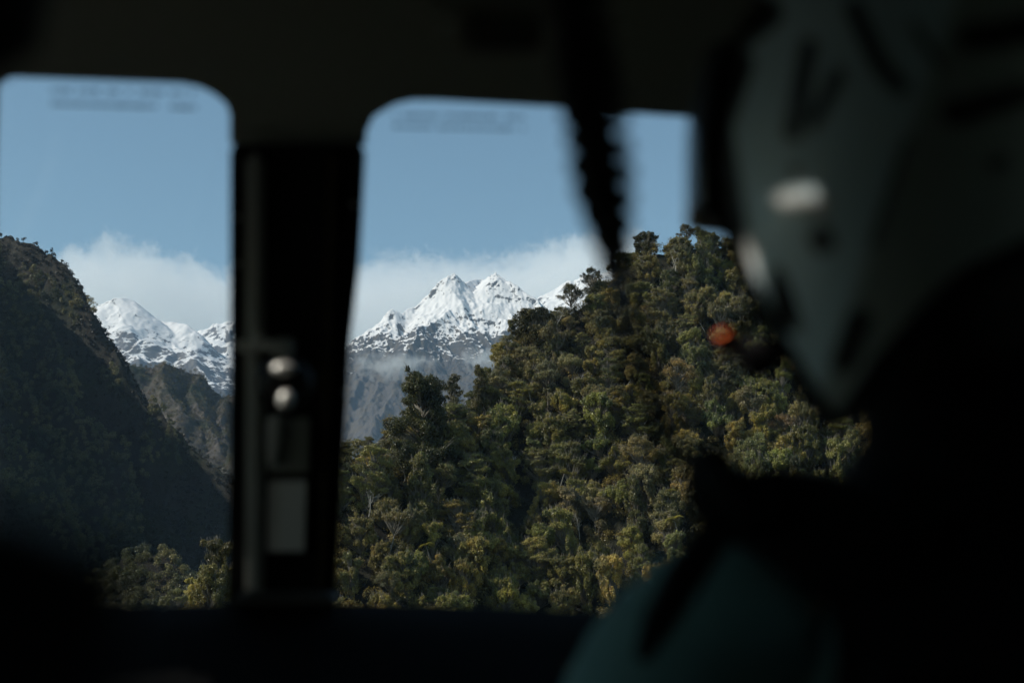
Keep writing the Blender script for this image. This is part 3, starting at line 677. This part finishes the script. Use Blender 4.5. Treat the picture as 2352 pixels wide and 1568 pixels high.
for i, (px, py, Y, sx, sz) in enumerate([(905,838,6900,290,95), (1110,825,6900,170,90)]):
    me = bpy.data.meshes.new('mist'); bm = bmesh.new(); bmesh.ops.create_icosphere(bm, subdivisions=3, radius=1.0); bm.to_mesh(me); bm.free(); me.materials.append(mm)
    o = obj('mist', me); o.location = far(px, py, Y); o.scale = (sx, 160, sz)
    tag(o, ['pale blue wisp of mist hanging across the mountain above the broad dark tree', 'small wisp of mist on the mountain beside the forest skyline'][i], kind='stuff')
# ---------------------------------------------------------------- the helicopter round the camera
heli = tag(obj('helicopter', None), 'dark helicopter cabin with a thick post between two windscreen panes', 'helicopter'); heli.rotation_euler = (PITCH, 0, 0)
trim = plain('cabin_lining', (.30,.30,.25), .75, spec=.3, bump=.3, bscale=260, var=.25)
black = plain('black_plastic', (.011,.011,.011), .6, spec=.25, bump=.2, bscale=400)
black_soft = plain('black_fabric', (.008,.008,.009), .95, spec=.1, bump=.4, bscale=500)
rail = plain('worn_grey_rail', (.42,.42,.39), .45, spec=.4)
steel = plain('bright_steel', (.75,.74,.70), .3, metal=.35, spec=.6, var=.06)
paper = plain('pale_placard', (.72,.72,.69), .7, var=.05)
decal_m = plain('decal_ink', (.02,.025,.03), .8)
def dw(py): return 1.62+(py-784)/784*.14            # the windscreen leans: nearer at the top
def plate(name, pts, mat, thick, off=0, bevel=.005, parent=None, df=dw, label=None):
    bm = bmesh.new(); vs = [bm.verts.new(q(x, y, df(y)+off)) for x, y in pts]
    bm.normal_update(); f = bm.faces.new(vs); r = bmesh.ops.extrude_face_region(bm, geom=[f])
    for v in r['geom']:
        if isinstance(v, bmesh.types.BMVert): v.co += v.co.normalized()*0+Vector((0, thick, 0))
    bmesh.ops.recalc_face_normals(bm, faces=bm.faces)
    if bevel: bmesh.ops.bevel(bm, geom=[e for e in bm.edges if e.calc_face_angle(0) > .6], offset=bevel, segments=2, affect='EDGES', clamp_overlap=True)
    bmesh.ops.triangulate(bm, faces=[f for f in bm.faces if len(f.verts) > 4])
    me = bpy.data.meshes.new(name); bm.to_mesh(me); bm.free(); me.materials.append(mat)
    o = obj(name, me, parent or heli)
    if label: o['label'] = label
    return o
W1 = [(526,340),(526,262),(518,238),(490,214),(455,197),(415,189),(200,181),(30,175),(2,180),(-8,196),(-14,400),(-14,900),(-14,1460)]
W2 = [(2025,1460),(2035,300),(1900,282),(1600,268),(1430,256),(1290,244),(1000,228),(945,228),(905,237),(862,262),(843,283),(837,342)]
plate('window_frame', [(-900,-480),(-900,1460)]+W1[::-1]+W2[::-1]+[(2900,1460),(2900,-480)], trim, .012)
plate('centre_post', [(527,338),(540,330),(825,330),(836,338),(822,600),(801,780),(790,1000),(767,1380),(765,1460),(522,1460),(527,1000)], black, .022, off=-.03)
tr = plate('post_rail', [(563,352),(602,352),(602,1378),(560,1378)], rail, .02, off=-.055, bevel=.006)
plate('post_seal', [(752,360),(772,360),(744,1375),(730,1375)], plain('brown_seal', (.035,.025,.010), .7), .01, off=-.042, bevel=.002)
plate('post_bracket', [(540,782),(674,782),(674,806),(540,806)], plain('bracket_alloy', (.62,.62,.58), .5), .02, off=-.075, bevel=.003)
kb = MB(); c = q(600, 781, 1.50); kb.tube([c, c+Vector((0,-.012,0))], .0062, 16); obj('bracket_knob', kb.mesh('bracket_knob', rail, True, .001), heli)
comp = MB()
def ell(bmesh_list, c, r, name, mat, parent, sub=3):
    me = bpy.data.meshes.new(name); bm = bmesh.new(); bmesh.ops.create_icosphere(bm, subdivisions=sub, radius=1)
    for v in bm.verts: v.co = Vector((v.co.x*r[0], v.co.y*r[1], v.co.z*r[2]))+Vector(c)
    bm.to_mesh(me); bm.free(); me.materials.append(mat); me.polygons.foreach_set('use_smooth', [True]*len(me.polygons)); return obj(name, me, parent)
kc = bpy.data.objects.new('compass', None); COL.objects.link(kc); kc.parent = heli
ell(0, q(655,880,1.50), (.030,.030,.028), 'housing', black, kc)
ell(0, q(652,846,1.455), (.0125,.008,.0070), 'adjuster_cover', steel, kc)
ell(0, q(657,918,1.455), (.0082,.008,.0100), 'lens_cap', steel, kc)
cb_ = MB(); cb_.box(q(650,798,1.52), (.018,.03,.02)); obj('mount', cb_.mesh('mount', rail, False, .002), kc)
plate('card_holder', [(610,962),(712,958),(710,1086),(612,1086)], plain('smoked_holder', (.24,.25,.22), .5), .01, off=-.060, bevel=.003)
plate('holder_clip', [(610,958),(645,952),(642,1020),(630,1068),(612,1068)], steel, .008, off=-.072, bevel=.003)
plate('placard', [(614,1104),(704,1104),(699,1266),(612,1266)], paper, .003, off=-.048, bevel=.001)
vent = plate('defroster_vent', [(535,1370),(768,1370),(770,1392),(530,1392)], plain('vent_grey', (.05,.05,.048), .6), .05, off=-.10, bevel=.004)
# lettering on the panes, blurred past reading: rows of short dark strokes
rgd = random.Random(3)
for x0, x1, ys in ((118, 448, ((208,216),(238,248))), (905, 1200, ((266,270),(290,296)))):
    mb = MB()
    for ya, yb in ys:
        x = x0
        while x < x1:
            wd = rgd.uniform(5, 11); f = (x-x0)/(x1-x0); y = ya+(yb-ya)*f
            if rgd.random() < .84: mb.box(q(x+wd/2, y, dw(y)+.012), (wd/FPX*1.5, .0006, rgd.uniform(6, 9)/FPX*1.5))
            x += wd+rgd.uniform(2.5, 5)
    tag(obj('decal_lettering', mb.mesh('decal_lettering', decal_m), heli), 'two rows of small dark lettering along the top of the pane')
gl = bpy.data.materials.new('clear_acrylic'); t = nodes(gl); t.nodes.remove(t.nodes['Principled BSDF'])
fr = N(t, 'ShaderNodeFresnel'); fr.inputs['IOR'].default_value = 1.45; tb = N(t, 'ShaderNodeBsdfTransparent'); tb.inputs['Color'].default_value = (.955,.965,.96,1)
gb = N(t, 'ShaderNodeBsdfGlossy'); gb.inputs['Roughness'].default_value = .05; ms = N(t, 'ShaderNodeMixShader')
t.links.new(fr.outputs[0], ms.inputs[0]); t.links.new(tb.outputs[0], ms.inputs[1]); t.links.new(gb.outputs[0], ms.inputs[2]); t.links.new(ms.outputs[0], t.nodes['Material Output'].inputs['Surface'])
for pts in ([(-40,120),(560,150),(560,1440),(-40,1440)], [(800,190),(2060,240),(2060,1440),(750,1440)]):
    plate('windscreen_pane', pts, gl, .003, off=.03, bevel=0)
# glare shield over the instrument panel
prof = [(-1200,1430),(-300,1410),(200,1396),(420,1388),(560,1384),(770,1384),(1000,1389),(1200,1397),(1380,1408),(1600,1428),(1900,1460),(2900,1560)]
V = []; F = []
for j, (d, dz) in enumerate([(1.70,-.6),(1.70,-.02),(1.69,-.004),(1.67,0),(1.55,-.012),(1.40,-.035),(1.30,-.055),(1.26,-.068),(1.25,-.09),(1.25,-.7)]):
    for x, y in prof: p = q(x, y, 1.67); V.append((p.x, d, p.z+dz))
n = len(prof)
for j in range(9):
    for i in range(n-1): F.append((j*n+i, j*n+i+1, (j+1)*n+i+1, (j+1)*n+i))
me = bpy.data.meshes.new('glare_shield'); me.from_pydata(V, [], F); me.materials.append(plain('shield_flock', (.0035,.0035,.0035), .95, spec=.05)); me.polygons.foreach_set('use_smooth', [True]*len(F)); obj('glare_shield', me, heli)
# shell behind and round the seats
UX0, UX1, VY0, VY1, WZ0, WZ1 = -.85, 1.15, -1.3, 1.60, -1.15, .50
def holed(name, mat, axis, const, a, b, holes, thick, step=.02):   # a sheet with openings; axis = the constant one
    mb = MB(); na, nb = int(round((a[1]-a[0])/step)), int(round((b[1]-b[0])/step)); idx = {}
    def vid(i, j):
        if (i, j) not in idx:
            u, v = a[0]+i*step, b[0]+j*step; idx[(i, j)] = len(mb.v); mb.v.append((u, v, const) if axis == 2 else (const, u, v))
        return idx[(i, j)]
    for i in range(na):
        for j in range(nb):
            u, v = a[0]+(i+.5)*step, b[0]+(j+.5)*step
            if not any(h(u, v) for h in holes): mb.f.append((vid(i, j), vid(i+1, j), vid(i+1, j+1), vid(i, j+1)))
    o = obj(name, mb.mesh(name, mat), heli); s = o.modifiers.new('thickness', 'SOLIDIFY'); s.thickness = thick; s.offset = 1; return o
def rrect(a0, a1, b0, b1, r=.05):
    def f(u, v):
        dx = max(a0+r-u, u-(a1-r), 0); dy = max(b0+r-v, v-(b1-r), 0); return a0 < u < a1 and b0 < v < b1 and dx*dx+dy*dy <= r*r
    return f
# holes added to the unseen roof, placed to throw sun onto helmet and post
SUN_C = Matrix.Rotation(-PITCH, 3, 'X') @ SUN
def sun_hole(px, py, d, nrm, rx, ry):
    p0 = q(px, py, d); nrm = Vector(nrm).normalized(); k = SUN_C.dot(nrm)
    def f(u, v):
        c = Vector((u, v, WZ1)); s_ = (c-p0).dot(nrm)/k; h = c-SUN_C*s_
        x, y = 1176+FPX*h.x/h.y, 784-FPX*h.z/h.y
        return ((x-px)/rx)**2+((y-py)/ry)**2 < 1
    return f
HC = Vector(q(2078, 350, .92)); AZ = R(40)
hf_ = Vector((-math.sin(AZ), math.cos(AZ), 0)); hl = Vector((-math.cos(AZ), -math.sin(AZ), 0)); hu = Vector((0, 0, 1))
HD = (.138, .118, .155)
def on_helmet(px, py, rx, ry):
    D = Vector((-SUN_C.dot(hf_)/HD[0], -SUN_C.dot(hl)/HD[1], -SUN_C.dot(hu)/HD[2])); K = Vector((D.x, D.y, 0))
    def f(u, v):
        c = Vector((u, v, WZ1)); o = c-HC; O = Vector((o.dot(hf_)/HD[0], o.dot(hl)/HD[1], o.dot(hu)/HD[2]))
        for O2, D2, up in ((O, D, True), (Vector((O.x, O.y, 0)), K, False)):
            A, B_, C_ = D2.dot(D2), 2*O2.dot(D2), O2.dot(O2)-1; di = B_*B_-4*A*C_
            if di < 0: continue
            s_ = (-B_-math.sqrt(di))/(2*A); h = c-SUN_C*s_
            if (h.z >= HC.z) != up: continue
            x, y = 1176+FPX*h.x/h.y, 784-FPX*h.z/h.y
            return ((x-px)/rx)**2+((y-py)/ry)**2 < 1
        return False
    return f
ROOF_HOLES = [on_helmet(1845, 469, 64, 20), on_helmet(1712, 600, 15, 50), sun_hole(1670, 788, 1.0, (-.7,-.6,.3), 62, 56), sun_hole(648, 955, 1.455, (-.5,-.85,0), 58, 136)]
roof = holed('roof', trim, 2, WZ1, (UX0, UX1), (VY0, VY1), ROOF_HOLES, .002, .005)
holed('side_wall', trim, 0, UX0, (VY0, VY1), (WZ0, WZ1), [rrect(.55, 1.40, -.38, .20)], -.03)
holed('side_wall', trim, 0, UX1, (VY0, VY1), (WZ0, WZ1), [rrect(-.35, .55, -.15, .38)], .03)
mb = MB(); mb.box(((UX0+UX1)/2, (VY0+VY1)/2, WZ0-.02), (UX1-UX0, VY1-VY0, .04)); obj('floor', mb.mesh('floor', black_soft), heli)
mb = MB(); mb.box(((UX0+UX1)/2, VY0-.02, (WZ0+WZ1)/2), (UX1-UX0, .04, WZ1-WZ0)); obj('rear_bulkhead', mb.mesh('rear_bulkhead', black_soft), heli)
for x0, x1, nm_ in ((UX0, UX0, 0),):
    mb = MB(); mb.box((UX0-.016, .975, -.09), (.004, .9, .62)); obj('side_window', mb.mesh('side_window', gl), heli)
mb = MB(); mb.box((UX1+.016, .10, .115), (.004, .93, .56)); obj('side_window', mb.mesh('side_window', gl), heli)
mb = MB(); mb.box(q(1146, 62, 1.0)+Vector((0,.02,0)), (.058, .03, .028), Matrix.Rotation(.12, 3, 'Z')); obj('overhead_panel', mb.mesh('overhead_panel', plain('brown_panel', (.12,.11,.085), .6), False, .004), heli)
mb = MB(); mb.box(q(1146, -170, 1.0)+Vector((0,.03,.02)), (.12, .06, .16)); obj('overhead_console', mb.mesh('overhead_console', trim, False, .008), heli)
mb = MB(); mb.tube([q(-160,-200,.5)+Vector((0,0,.2)), q(-20,-200,.5), q(40,-20,.5), q(20,70,.5), q(-60,110,.5), q(-300,120,.5), q(-600,-100,.5)], .0125, 12); obj('grab_handle', mb.mesh('grab_handle', black, True), heli)
for x_, y_ in ((545, 500), (545, 606), (812, 470), (790, 900)):
    s_ = ell(0, q(x_, y_, dw(y_)-.033), (.0035,.0015,.0035), 'screw', rail, heli, 2)
# seats
def cushion(name, c, size, rot, mat, parent, lv=2):
    bm = bmesh.new(); bmesh.ops.create_cube(bm, size=1)
    for v in bm.verts: v.co = Vector((v.co.x*size[0], v.co.y*size[1], v.co.z*size[2]))
    bmesh.ops.bevel(bm, geom=bm.edges[:], offset=min(size)*.38, segments=5, affect='EDGES')
    for v in bm.verts: v.co = rot @ v.co+Vector(c)
    me = bpy.data.meshes.new(name); bm.to_mesh(me); bm.free(); me.materials.append(mat); me.polygons.foreach_set('use_smooth', [True]*len(me.polygons)); return obj(name, me, parent)
I3 = Matrix.Identity(3)
ps = bpy.data.objects.new('pilot_seat', None); COL.objects.link(ps); ps.parent = heli
cushion('backrest', (.335,.72,-.50), (.36,.10,.66), Matrix.Rotation(R(-6),3,'X'), black_soft, ps)
cushion('seat_cushion', (.30,1.0,-.80), (.46,.50,.14), I3, black_soft, ps)
pp = bpy.data.objects.new('passenger_seat', None); COL.objects.link(pp); pp.parent = heli
cushion('headrest', q(-400,1905,.24), (.115,.06,.118), Matrix.Rotation(R(20),3,'Y'), black_soft, pp)
cushion('backrest', (-.20,.15,-.62), (.34,.08,.40), I3, black_soft, pp)
# ---------------------------------------------------------------- the pilot
pil = tag(obj('person', None), 'person in a grey flying helmet and teal shirt, seen from behind at the controls', 'person'); pil.rotation_euler = (PITCH, 0, 0)
skin_m = plain('skin', (.42,.27,.19), .55, var=.08)
shirt_m = plain('teal_shirt', (.10,.19,.185), .9, spec=.15, bump=.4, bscale=300, var=.15)
def skinned(name, verts, edges, radii, mat, parent, lv=2, root=0):
    me = bpy.data.meshes.new(name); me.from_pydata([tuple(v) for v in verts], edges, []); me.materials.append(mat)
    o = obj(name, me, parent); s = o.modifiers.new('skin', 'SKIN'); s.use_smooth_shade = True; s.branch_smoothing = .5
    for i, r in enumerate(radii):
        k = me.skin_vertices[0].data[i]; k.radius = (r, r) if not hasattr(r, '__len__') else r; k.use_root = i == root
    u = o.modifiers.new('smooth', 'SUBSURF'); u.levels = lv; u.render_levels = lv; return o
def H(f, l, u): return HC+hf_*f+hl*l+hu*u
# body: pelvis, spine, neck, head, arms to the controls, legs
sh = Vector((.285, .93, -.16)); pv_ = Vector((.30, .86, -.70))
B = [pv_, (.30,.87,-.52), (.292,.90,-.34), (.285,.925,-.20), (.30,.93,-.10), (.295,.93,-.03), (.265,.93,.07), (.243,.925,.17),
     (.19,.915,-.165), (.100,.91,-.198), (.062,.99,-.40), (.08,1.20,-.46), (.09,1.27,-.455),
     (.38,.92,-.165), (.49,.92,-.195), (.55,1.00,-.40), (.45,1.21,-.46), (.43,1.28,-.455),
     (.21,.92,-.72), (.17,1.30,-.70), (.17,1.42,-0.93), (.17,1.52,-1.09), (.39,.92,-.72), (.43,1.30,-.70), (.43,1.42,-0.93), (.43,1.52,-1.09)]
E = [(0,1),(1,2),(2,3),(3,4),(4,5),(5,6),(6,7),(3,8),(8,9),(9,10),(10,11),(11,12),(3,13),(13,14),(14,15),(15,16),(16,17),(0,18),(18,19),(19,20),(20,21),(0,22),(22,23),(23,24),(24,25)]
Rr = [.14,.125,.13,.13,.065,.055,.078,.070,.08,.058,.046,.030,.022,.08,.058,.046,.030,.022,.088,.065,.045,.035,.088,.065,.045,.035]
# five fingers on each hand, curled round the grips
for hi, sx in ((12, 1), (17, -1)):
    w0 = Vector(B[hi])
    for k in range(4):
        b0 = len(B); a = w0+Vector((sx*(.0)+(k-1.5)*.019, .045, .004)); ln = (.040,.046,.043,.034)[k]
        B += [a, a+Vector((0, ln*.6, -.012)), a+Vector((0, ln*.75, -.038)), a+Vector((0, ln*.3, -.056))]; E += [(hi, b0), (b0, b0+1), (b0+1, b0+2), (b0+2, b0+3)]; Rr += [.011,.0095,.009,.008]
    b0 = len(B); B += [w0+Vector((sx*.032,.018,-.008)), w0+Vector((sx*.045,.042,-.03)), w0+Vector((sx*.036,.062,-.045))]; E += [(hi, b0), (b0, b0+1), (b0+1, b0+2)]; Rr += [.013,.011,.009]
body = skinned('body', B, E, Rr, skin_m, pil)
# face details sit on the head
fm = bpy.data.meshes.new('face'); bm = bmesh.new()
def blob(c, r):
    g = bmesh.ops.create_icosphere(bm, subdivisions=3, radius=1)['verts']
    for v in g: v.co = Vector(c)+hf_*v.co.x*r[0]+hl*v.co.y*r[1]+hu*v.co.z*r[2]
blob(H(.035,0,-.05), (.065,.062,.085)); blob(H(.100,0,-.035), (.018,.012,.020)); blob(H(.085,0,-.075), (.014,.024,.008)); blob(H(.072,0,-.112), (.024,.026,.020))
bm.to_mesh(fm); bm.free(); fm.materials.append(skin_m); fm.polygons.foreach_set('use_smooth', [True]*len(fm.polygons)); obj('face', fm, pil)
for s_ in (-1, 1): ell(0, H(.088, .031*s_, .0), (.012,.012,.009), 'eye', plain('eye_white', (.7,.7,.68), .3), pil)
# shirt and trousers follow the body
S = [pv_+Vector((0,0,.04)), (.30,.87,-.52), (.292,.90,-.34), (.285,.925,-.215), (.278,.93,-.135), (.19,.915,-.170), (.098,.905,-.198), (.074,.95,-.31), (.052,.995,-.41), (.38,.92,-.170), (.49,.92,-.195), (.525,.96,-.31), (.56,1.00,-.41)]
skinned('shirt', S, [(0,1),(1,2),(2,3),(3,4),(3,5),(5,6),(6,7),(7,8),(3,9),(9,10),(10,11),(11,12)], [.155,.148,.150,.145,.085,.095,.074,.070,.064,.095,.074,.070,.064], shirt_m, pil)
T = [pv_, (.21,.92,-.72), (.17,1.28,-.70), (.17,1.40,-1.0), (.39,.92,-.72), (.43,1.28,-.70), (.43,1.40,-1.0)]
skinned('trousers', T, [(0,1),(1,2),(2,3),(0,4),(4,5),(5,6)], [.155,.10,.078,.06,.10,.078,.06], black_soft, pil)
# black life vest: back panel and a thick collar
bk = [(.335,.84,-.60),(.325,.835,-.40),(.31,.84,-.24),(.285,.86,-.145)]
skinned('life_vest', [(.31,.86,-.66),(.315,.85,-.46),(.285,.86,-.28),(.295,.875,-.165),(.235,.87,-.135),(.160,.865,-.105),(.120,.87,-.078),(.35,.88,-.13),(.42,.90,-.12),(.20,1.02,-.16),(.205,1.06,-.32),(.39,1.02,-.16),(.39,1.06,-.32)],
        [(0,1),(1,2),(2,3),(3,4),(4,5),(5,6),(3,7),(7,8),(5,9),(9,10),(8,11),(11,12)], [.13,.13,.135,.085,.066,.046,.020,.07,.045,.035,.05,.035,.05], black_soft, pil)
ell(0, q(1636, 1118, .86), (.017,.02,.027), 'collar_tab', black_soft, pil); ell(0, q(1700, 1150, .86), (.026,.025,.020), 'collar_roll', black_soft, pil)
# harness strap over the left shoulder
mb = MB(); mb.tube([q(1700,1150,.80), q(1625,1245,.80), q(1565,1335,.80), q(1510,1430,.81), q(1480,1500,.84)], [.011,.011,.011,.010,.006], 8)
obj('harness_strap', mb.mesh('harness_strap', black_soft, True), pil)
# helmet
helm = bpy.data.objects.new('helmet', None); COL.objects.link(helm); helm.parent = pil
ZL = [(0,.015),(40,.005),(60,-.03),(75,-.090),(88,-.145),(96,-.172),(103,-.166),(114,-.135),(135,-.088),(160,-.062),(180,-.052)]
zl = lambda ph: float(np.interp(abs(ph), [a for a, b in ZL], [b for a, b in ZL]))
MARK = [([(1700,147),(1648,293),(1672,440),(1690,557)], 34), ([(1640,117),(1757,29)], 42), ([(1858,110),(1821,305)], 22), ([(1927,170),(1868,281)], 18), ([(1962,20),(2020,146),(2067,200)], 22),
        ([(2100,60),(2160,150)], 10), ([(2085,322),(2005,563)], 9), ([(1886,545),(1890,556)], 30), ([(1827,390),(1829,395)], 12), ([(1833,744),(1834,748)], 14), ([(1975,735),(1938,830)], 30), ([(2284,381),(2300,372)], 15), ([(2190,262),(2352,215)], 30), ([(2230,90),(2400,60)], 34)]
GLINT_PAINT = [([(1795,462),(1890,476)], 24), ([(1714,560),(1716,640)], 20)]  # pale glint patches painted onto the shell where the sun spots land
def stroke(x, y, lines):
    best = -9
    for pts, w_ in lines:
        for (x0, y0), (x1, y1) in zip(pts[:-1], pts[1:]):
            dx, dy = x1-x0, y1-y0; tt = max(0, min(1, ((x-x0)*dx+(y-y0)*dy)/(dx*dx+dy*dy))); d = math.hypot(x-x0-tt*dx, y-y0-tt*dy); best = max(best, (w_-d)/10)
    return max(0., min(1., best+.5))
na, nb = 240, 90; V = []; F = []; mk = []; pl_ = []; rear = []
for i in range(na):
    ph = -180+360*i/na; zlo = zl(ph); tlo = math.acos(max(-1, min(1, zlo/.155))) if zlo > -.1 else None
    for j in range(nb):
        s_ = j/(nb-1); z = .155*math.cos(s_*1.5708) if s_ < .6 else None
        if s_ < .6: th = s_/.6*1.5708; z = .155*math.cos(th); rad = math.sin(th)
        else: k = (s_-.6)/.4; z = zlo*k if zlo < 0 else 0+zlo*k*0; rad = 1-.28*min(1, (-z/.19))**2*1.0
        if zlo > 0 and z < zlo: z = zlo; rad = math.sqrt(max(0, 1-(z/.155)**2))
        a = R(ph); bulge = 1+.05*math.exp(-((abs(ph)-100)/22)**2)*math.exp(-((z+.06)/.06)**2)
        p = H(HD[0]*math.cos(a)*rad, HD[1]*math.sin(a)*rad*bulge, z); V.append(p)
        x, y = 1176+FPX*p.x/p.y, 784-FPX*p.z/p.y
        facing = (hl*math.sin(a)+hf_*math.cos(a)).y < .35
        mk.append(stroke(x, y, MARK) if facing else 0.); pl_.append(stroke(x, y, GLINT_PAINT) if facing else 0.)
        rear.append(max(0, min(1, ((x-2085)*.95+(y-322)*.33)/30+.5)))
for i in range(na):
    for j in range(nb-1):
        i2 = (i+1) % na; F.append((i*nb+j, i*nb+j+1, i2*nb+j+1, i2*nb+j))
hmtl = bpy.data.materials.new('helmet_shell'); t = nodes(hmtl); b = t.nodes['Principled BSDF']
a1 = N(t, 'ShaderNodeAttribute', attribute_name='mark'); a2 = N(t, 'ShaderNodeAttribute', attribute_name='pale'); a3 = N(t, 'ShaderNodeAttribute', attribute_name='rear')
def mixc(f, c1, c2):
    m_ = N(t, 'ShaderNodeMix', data_type='RGBA'); t.links.new(f, m_.inputs[0])
    for s__, c_ in ((6, c1), (7, c2)):
        if isinstance(c_, tuple): m_.inputs[s__].default_value = (*c_, 1)
        else: t.links.new(c_, m_.inputs[s__])
    return m_.outputs[2]
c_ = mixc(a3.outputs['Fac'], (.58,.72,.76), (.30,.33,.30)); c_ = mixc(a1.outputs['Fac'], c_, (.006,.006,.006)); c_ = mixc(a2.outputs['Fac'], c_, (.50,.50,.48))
t.links.new(c_, b.inputs['Base Color']); b.inputs['Roughness'].default_value = .38; b.inputs['Coat Weight'].default_value = .15
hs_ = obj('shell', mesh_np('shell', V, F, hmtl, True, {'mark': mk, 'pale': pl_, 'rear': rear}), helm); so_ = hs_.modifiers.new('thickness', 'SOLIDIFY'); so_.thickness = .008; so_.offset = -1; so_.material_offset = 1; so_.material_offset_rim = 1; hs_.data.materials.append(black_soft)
# lining and edge roll
mb = MB(); pts = [V[i*nb+nb-1] for i in range(0, na, 4)]; mb.tube(pts+pts[:1], .006, 8, cap=False); obj('edge_roll', mb.mesh('edge_roll', black_soft, True), helm)
# visor cover standing proud at the brow
mb = MB()
for k, r_ in enumerate((0,)):
    pass
Vv = []; Fv = []
for i in range(25):
    a = R(-62+124*i/24)
    for j in range(9):
        z = -.045+.115*j/8; rr = 1.07*math.sqrt(max(.05, 1-(max(z, 0)/.17)**2)); Vv.append(H(HD[0]*math.cos(a)*rr+.004, HD[1]*math.sin(a)*rr, z))
for i in range(24):
    for j in range(8): Fv.append((i*9+j, (i+1)*9+j, (i+1)*9+j+1, i*9+j+1))
vo = obj('visor', mesh_np('visor', Vv, Fv, plain('visor_smoke', (.05,.06,.07), .25), True), helm); so_ = vo.modifiers.new('thickness', 'SOLIDIFY'); so_.thickness = .006
ec = bpy.data.objects.new('earcup', None)
ell(0, H(-.005,.088,-.085), (.034,.018,.044), 'earcup', black, helm)
mb = MB(); mb.tube([H(.02,.120,-.105), H(.07,.100,-.125), H(.100,.07,-.122), q(1755,825,1.0), q(1700,800,1.0)], .0042, 8); bo = obj('microphone_boom', mb.mesh('microphone_boom', black, True), helm)
ell(0, H(-.03,-.01,-.080), (.070,.060,.078), 'hair', plain('dark_hair', (.012,.010,.009), .8), pil)
mb = MB(); mb.tube([(.32,.925,-.20), (.315,.925,-.15), (.312,.925,-.105), (.308,.925,-.075), (.305,.925,-.045), (.29,.93,0.0), (.265,.925,.06)], [.17,.145,.108,.088,.076,.070,.078], 24); obj('neck_shade_wrap', mb.mesh('neck_shade_wrap', black_soft, True), pil)  # black wrap added to stand in for the shade on the neck
mc = q(1742, 822, 1.0); ell(0, mc, (.016,.018,.0145), 'microphone', black_soft, helm)
ell(0, q(1670, 788, 1.0), (.0108,.009,.0090), 'red_flare_ball', plain('flare_red', (.95,.17,.03), .8, spec=.1), helm)  # added red ball standing in for a red lens flare spot
# ---------------------------------------------------------------- headset cord hanging in front of the glass
def bez(P, n):
    P = [Vector(p) for p in P]; out = []
    for s in range(len(P)-1):
        p0, p1, p2, p3 = P[max(s-1, 0)], P[s], P[s+1], P[min(s+2, len(P)-1)]
        for k in range(n):
            u = k/n; out.append(.5*((2*p1)+(p2-p0)*u+(2*p0-5*p1+4*p2-p3)*u*u+(3*p1-p0-3*p2+p3)*u**3))
    return out+[P[-1]]
cord = tag(obj('headset_cord', None), 'thick coiled black cord hanging from the roof left of the helmet', 'cord'); cord.rotation_euler = (PITCH, 0, 0)
c1 = bez([q(1306,-180,.79), q(1325,-20,.79), q(1342,110,.79), q(1366,260,.78), q(1384,400,.78), q(1404,530,.77), (q(1418,630,.76))], 24)
def coil(path, pitch, R0):
    L_ = [0]
    for a, b in zip(path[:-1], path[1:]): L_.append(L_[-1]+(b-a).length)
    out = []; tot = L_[-1]; n = int(tot/pitch*14)
    for k in range(n+1):
        s_ = tot*k/n; i = max(0, min(len(path)-2, next((j for j in range(len(L_)-1) if L_[j+1] >= s_), len(L_)-2)))
        c = path[i].lerp(path[i+1], (s_-L_[i])/max(1e-9, L_[i+1]-L_[i])); d = (path[i+1]-path[i]).normalized()
        a = d.cross(Vector((0, 1, 0))).normalized(); b = d.cross(a); th = 2*math.pi*s_/pitch; r_ = R0*min(1, .2+(tot-s_)/.07)
        out.append(c+(a*math.cos(th)+b*math.sin(th))*r_)
    return out
mb = MB(); mb.tube(coil(c1, .0145, .0138), .0056, 7, cap=True); mb.tube(c1, [.0095*min(1, .2+(len(c1)-i)/26) for i in range(len(c1))], 8); obj('coiled_lead', mb.mesh('coiled_lead', black, True), cord)
c2 = bez([q(1418,630,.76), q(1428,660,.60), q(1448,740,.45), q(1480,870,.43), q(1535,1000,.45), q(1620,1110,.60), q(1700,1200,.80)], 18)
mb = MB(); mb.tube(c2, .0046, 10); obj('thin_lead', mb.mesh('thin_lead', black, True), cord)
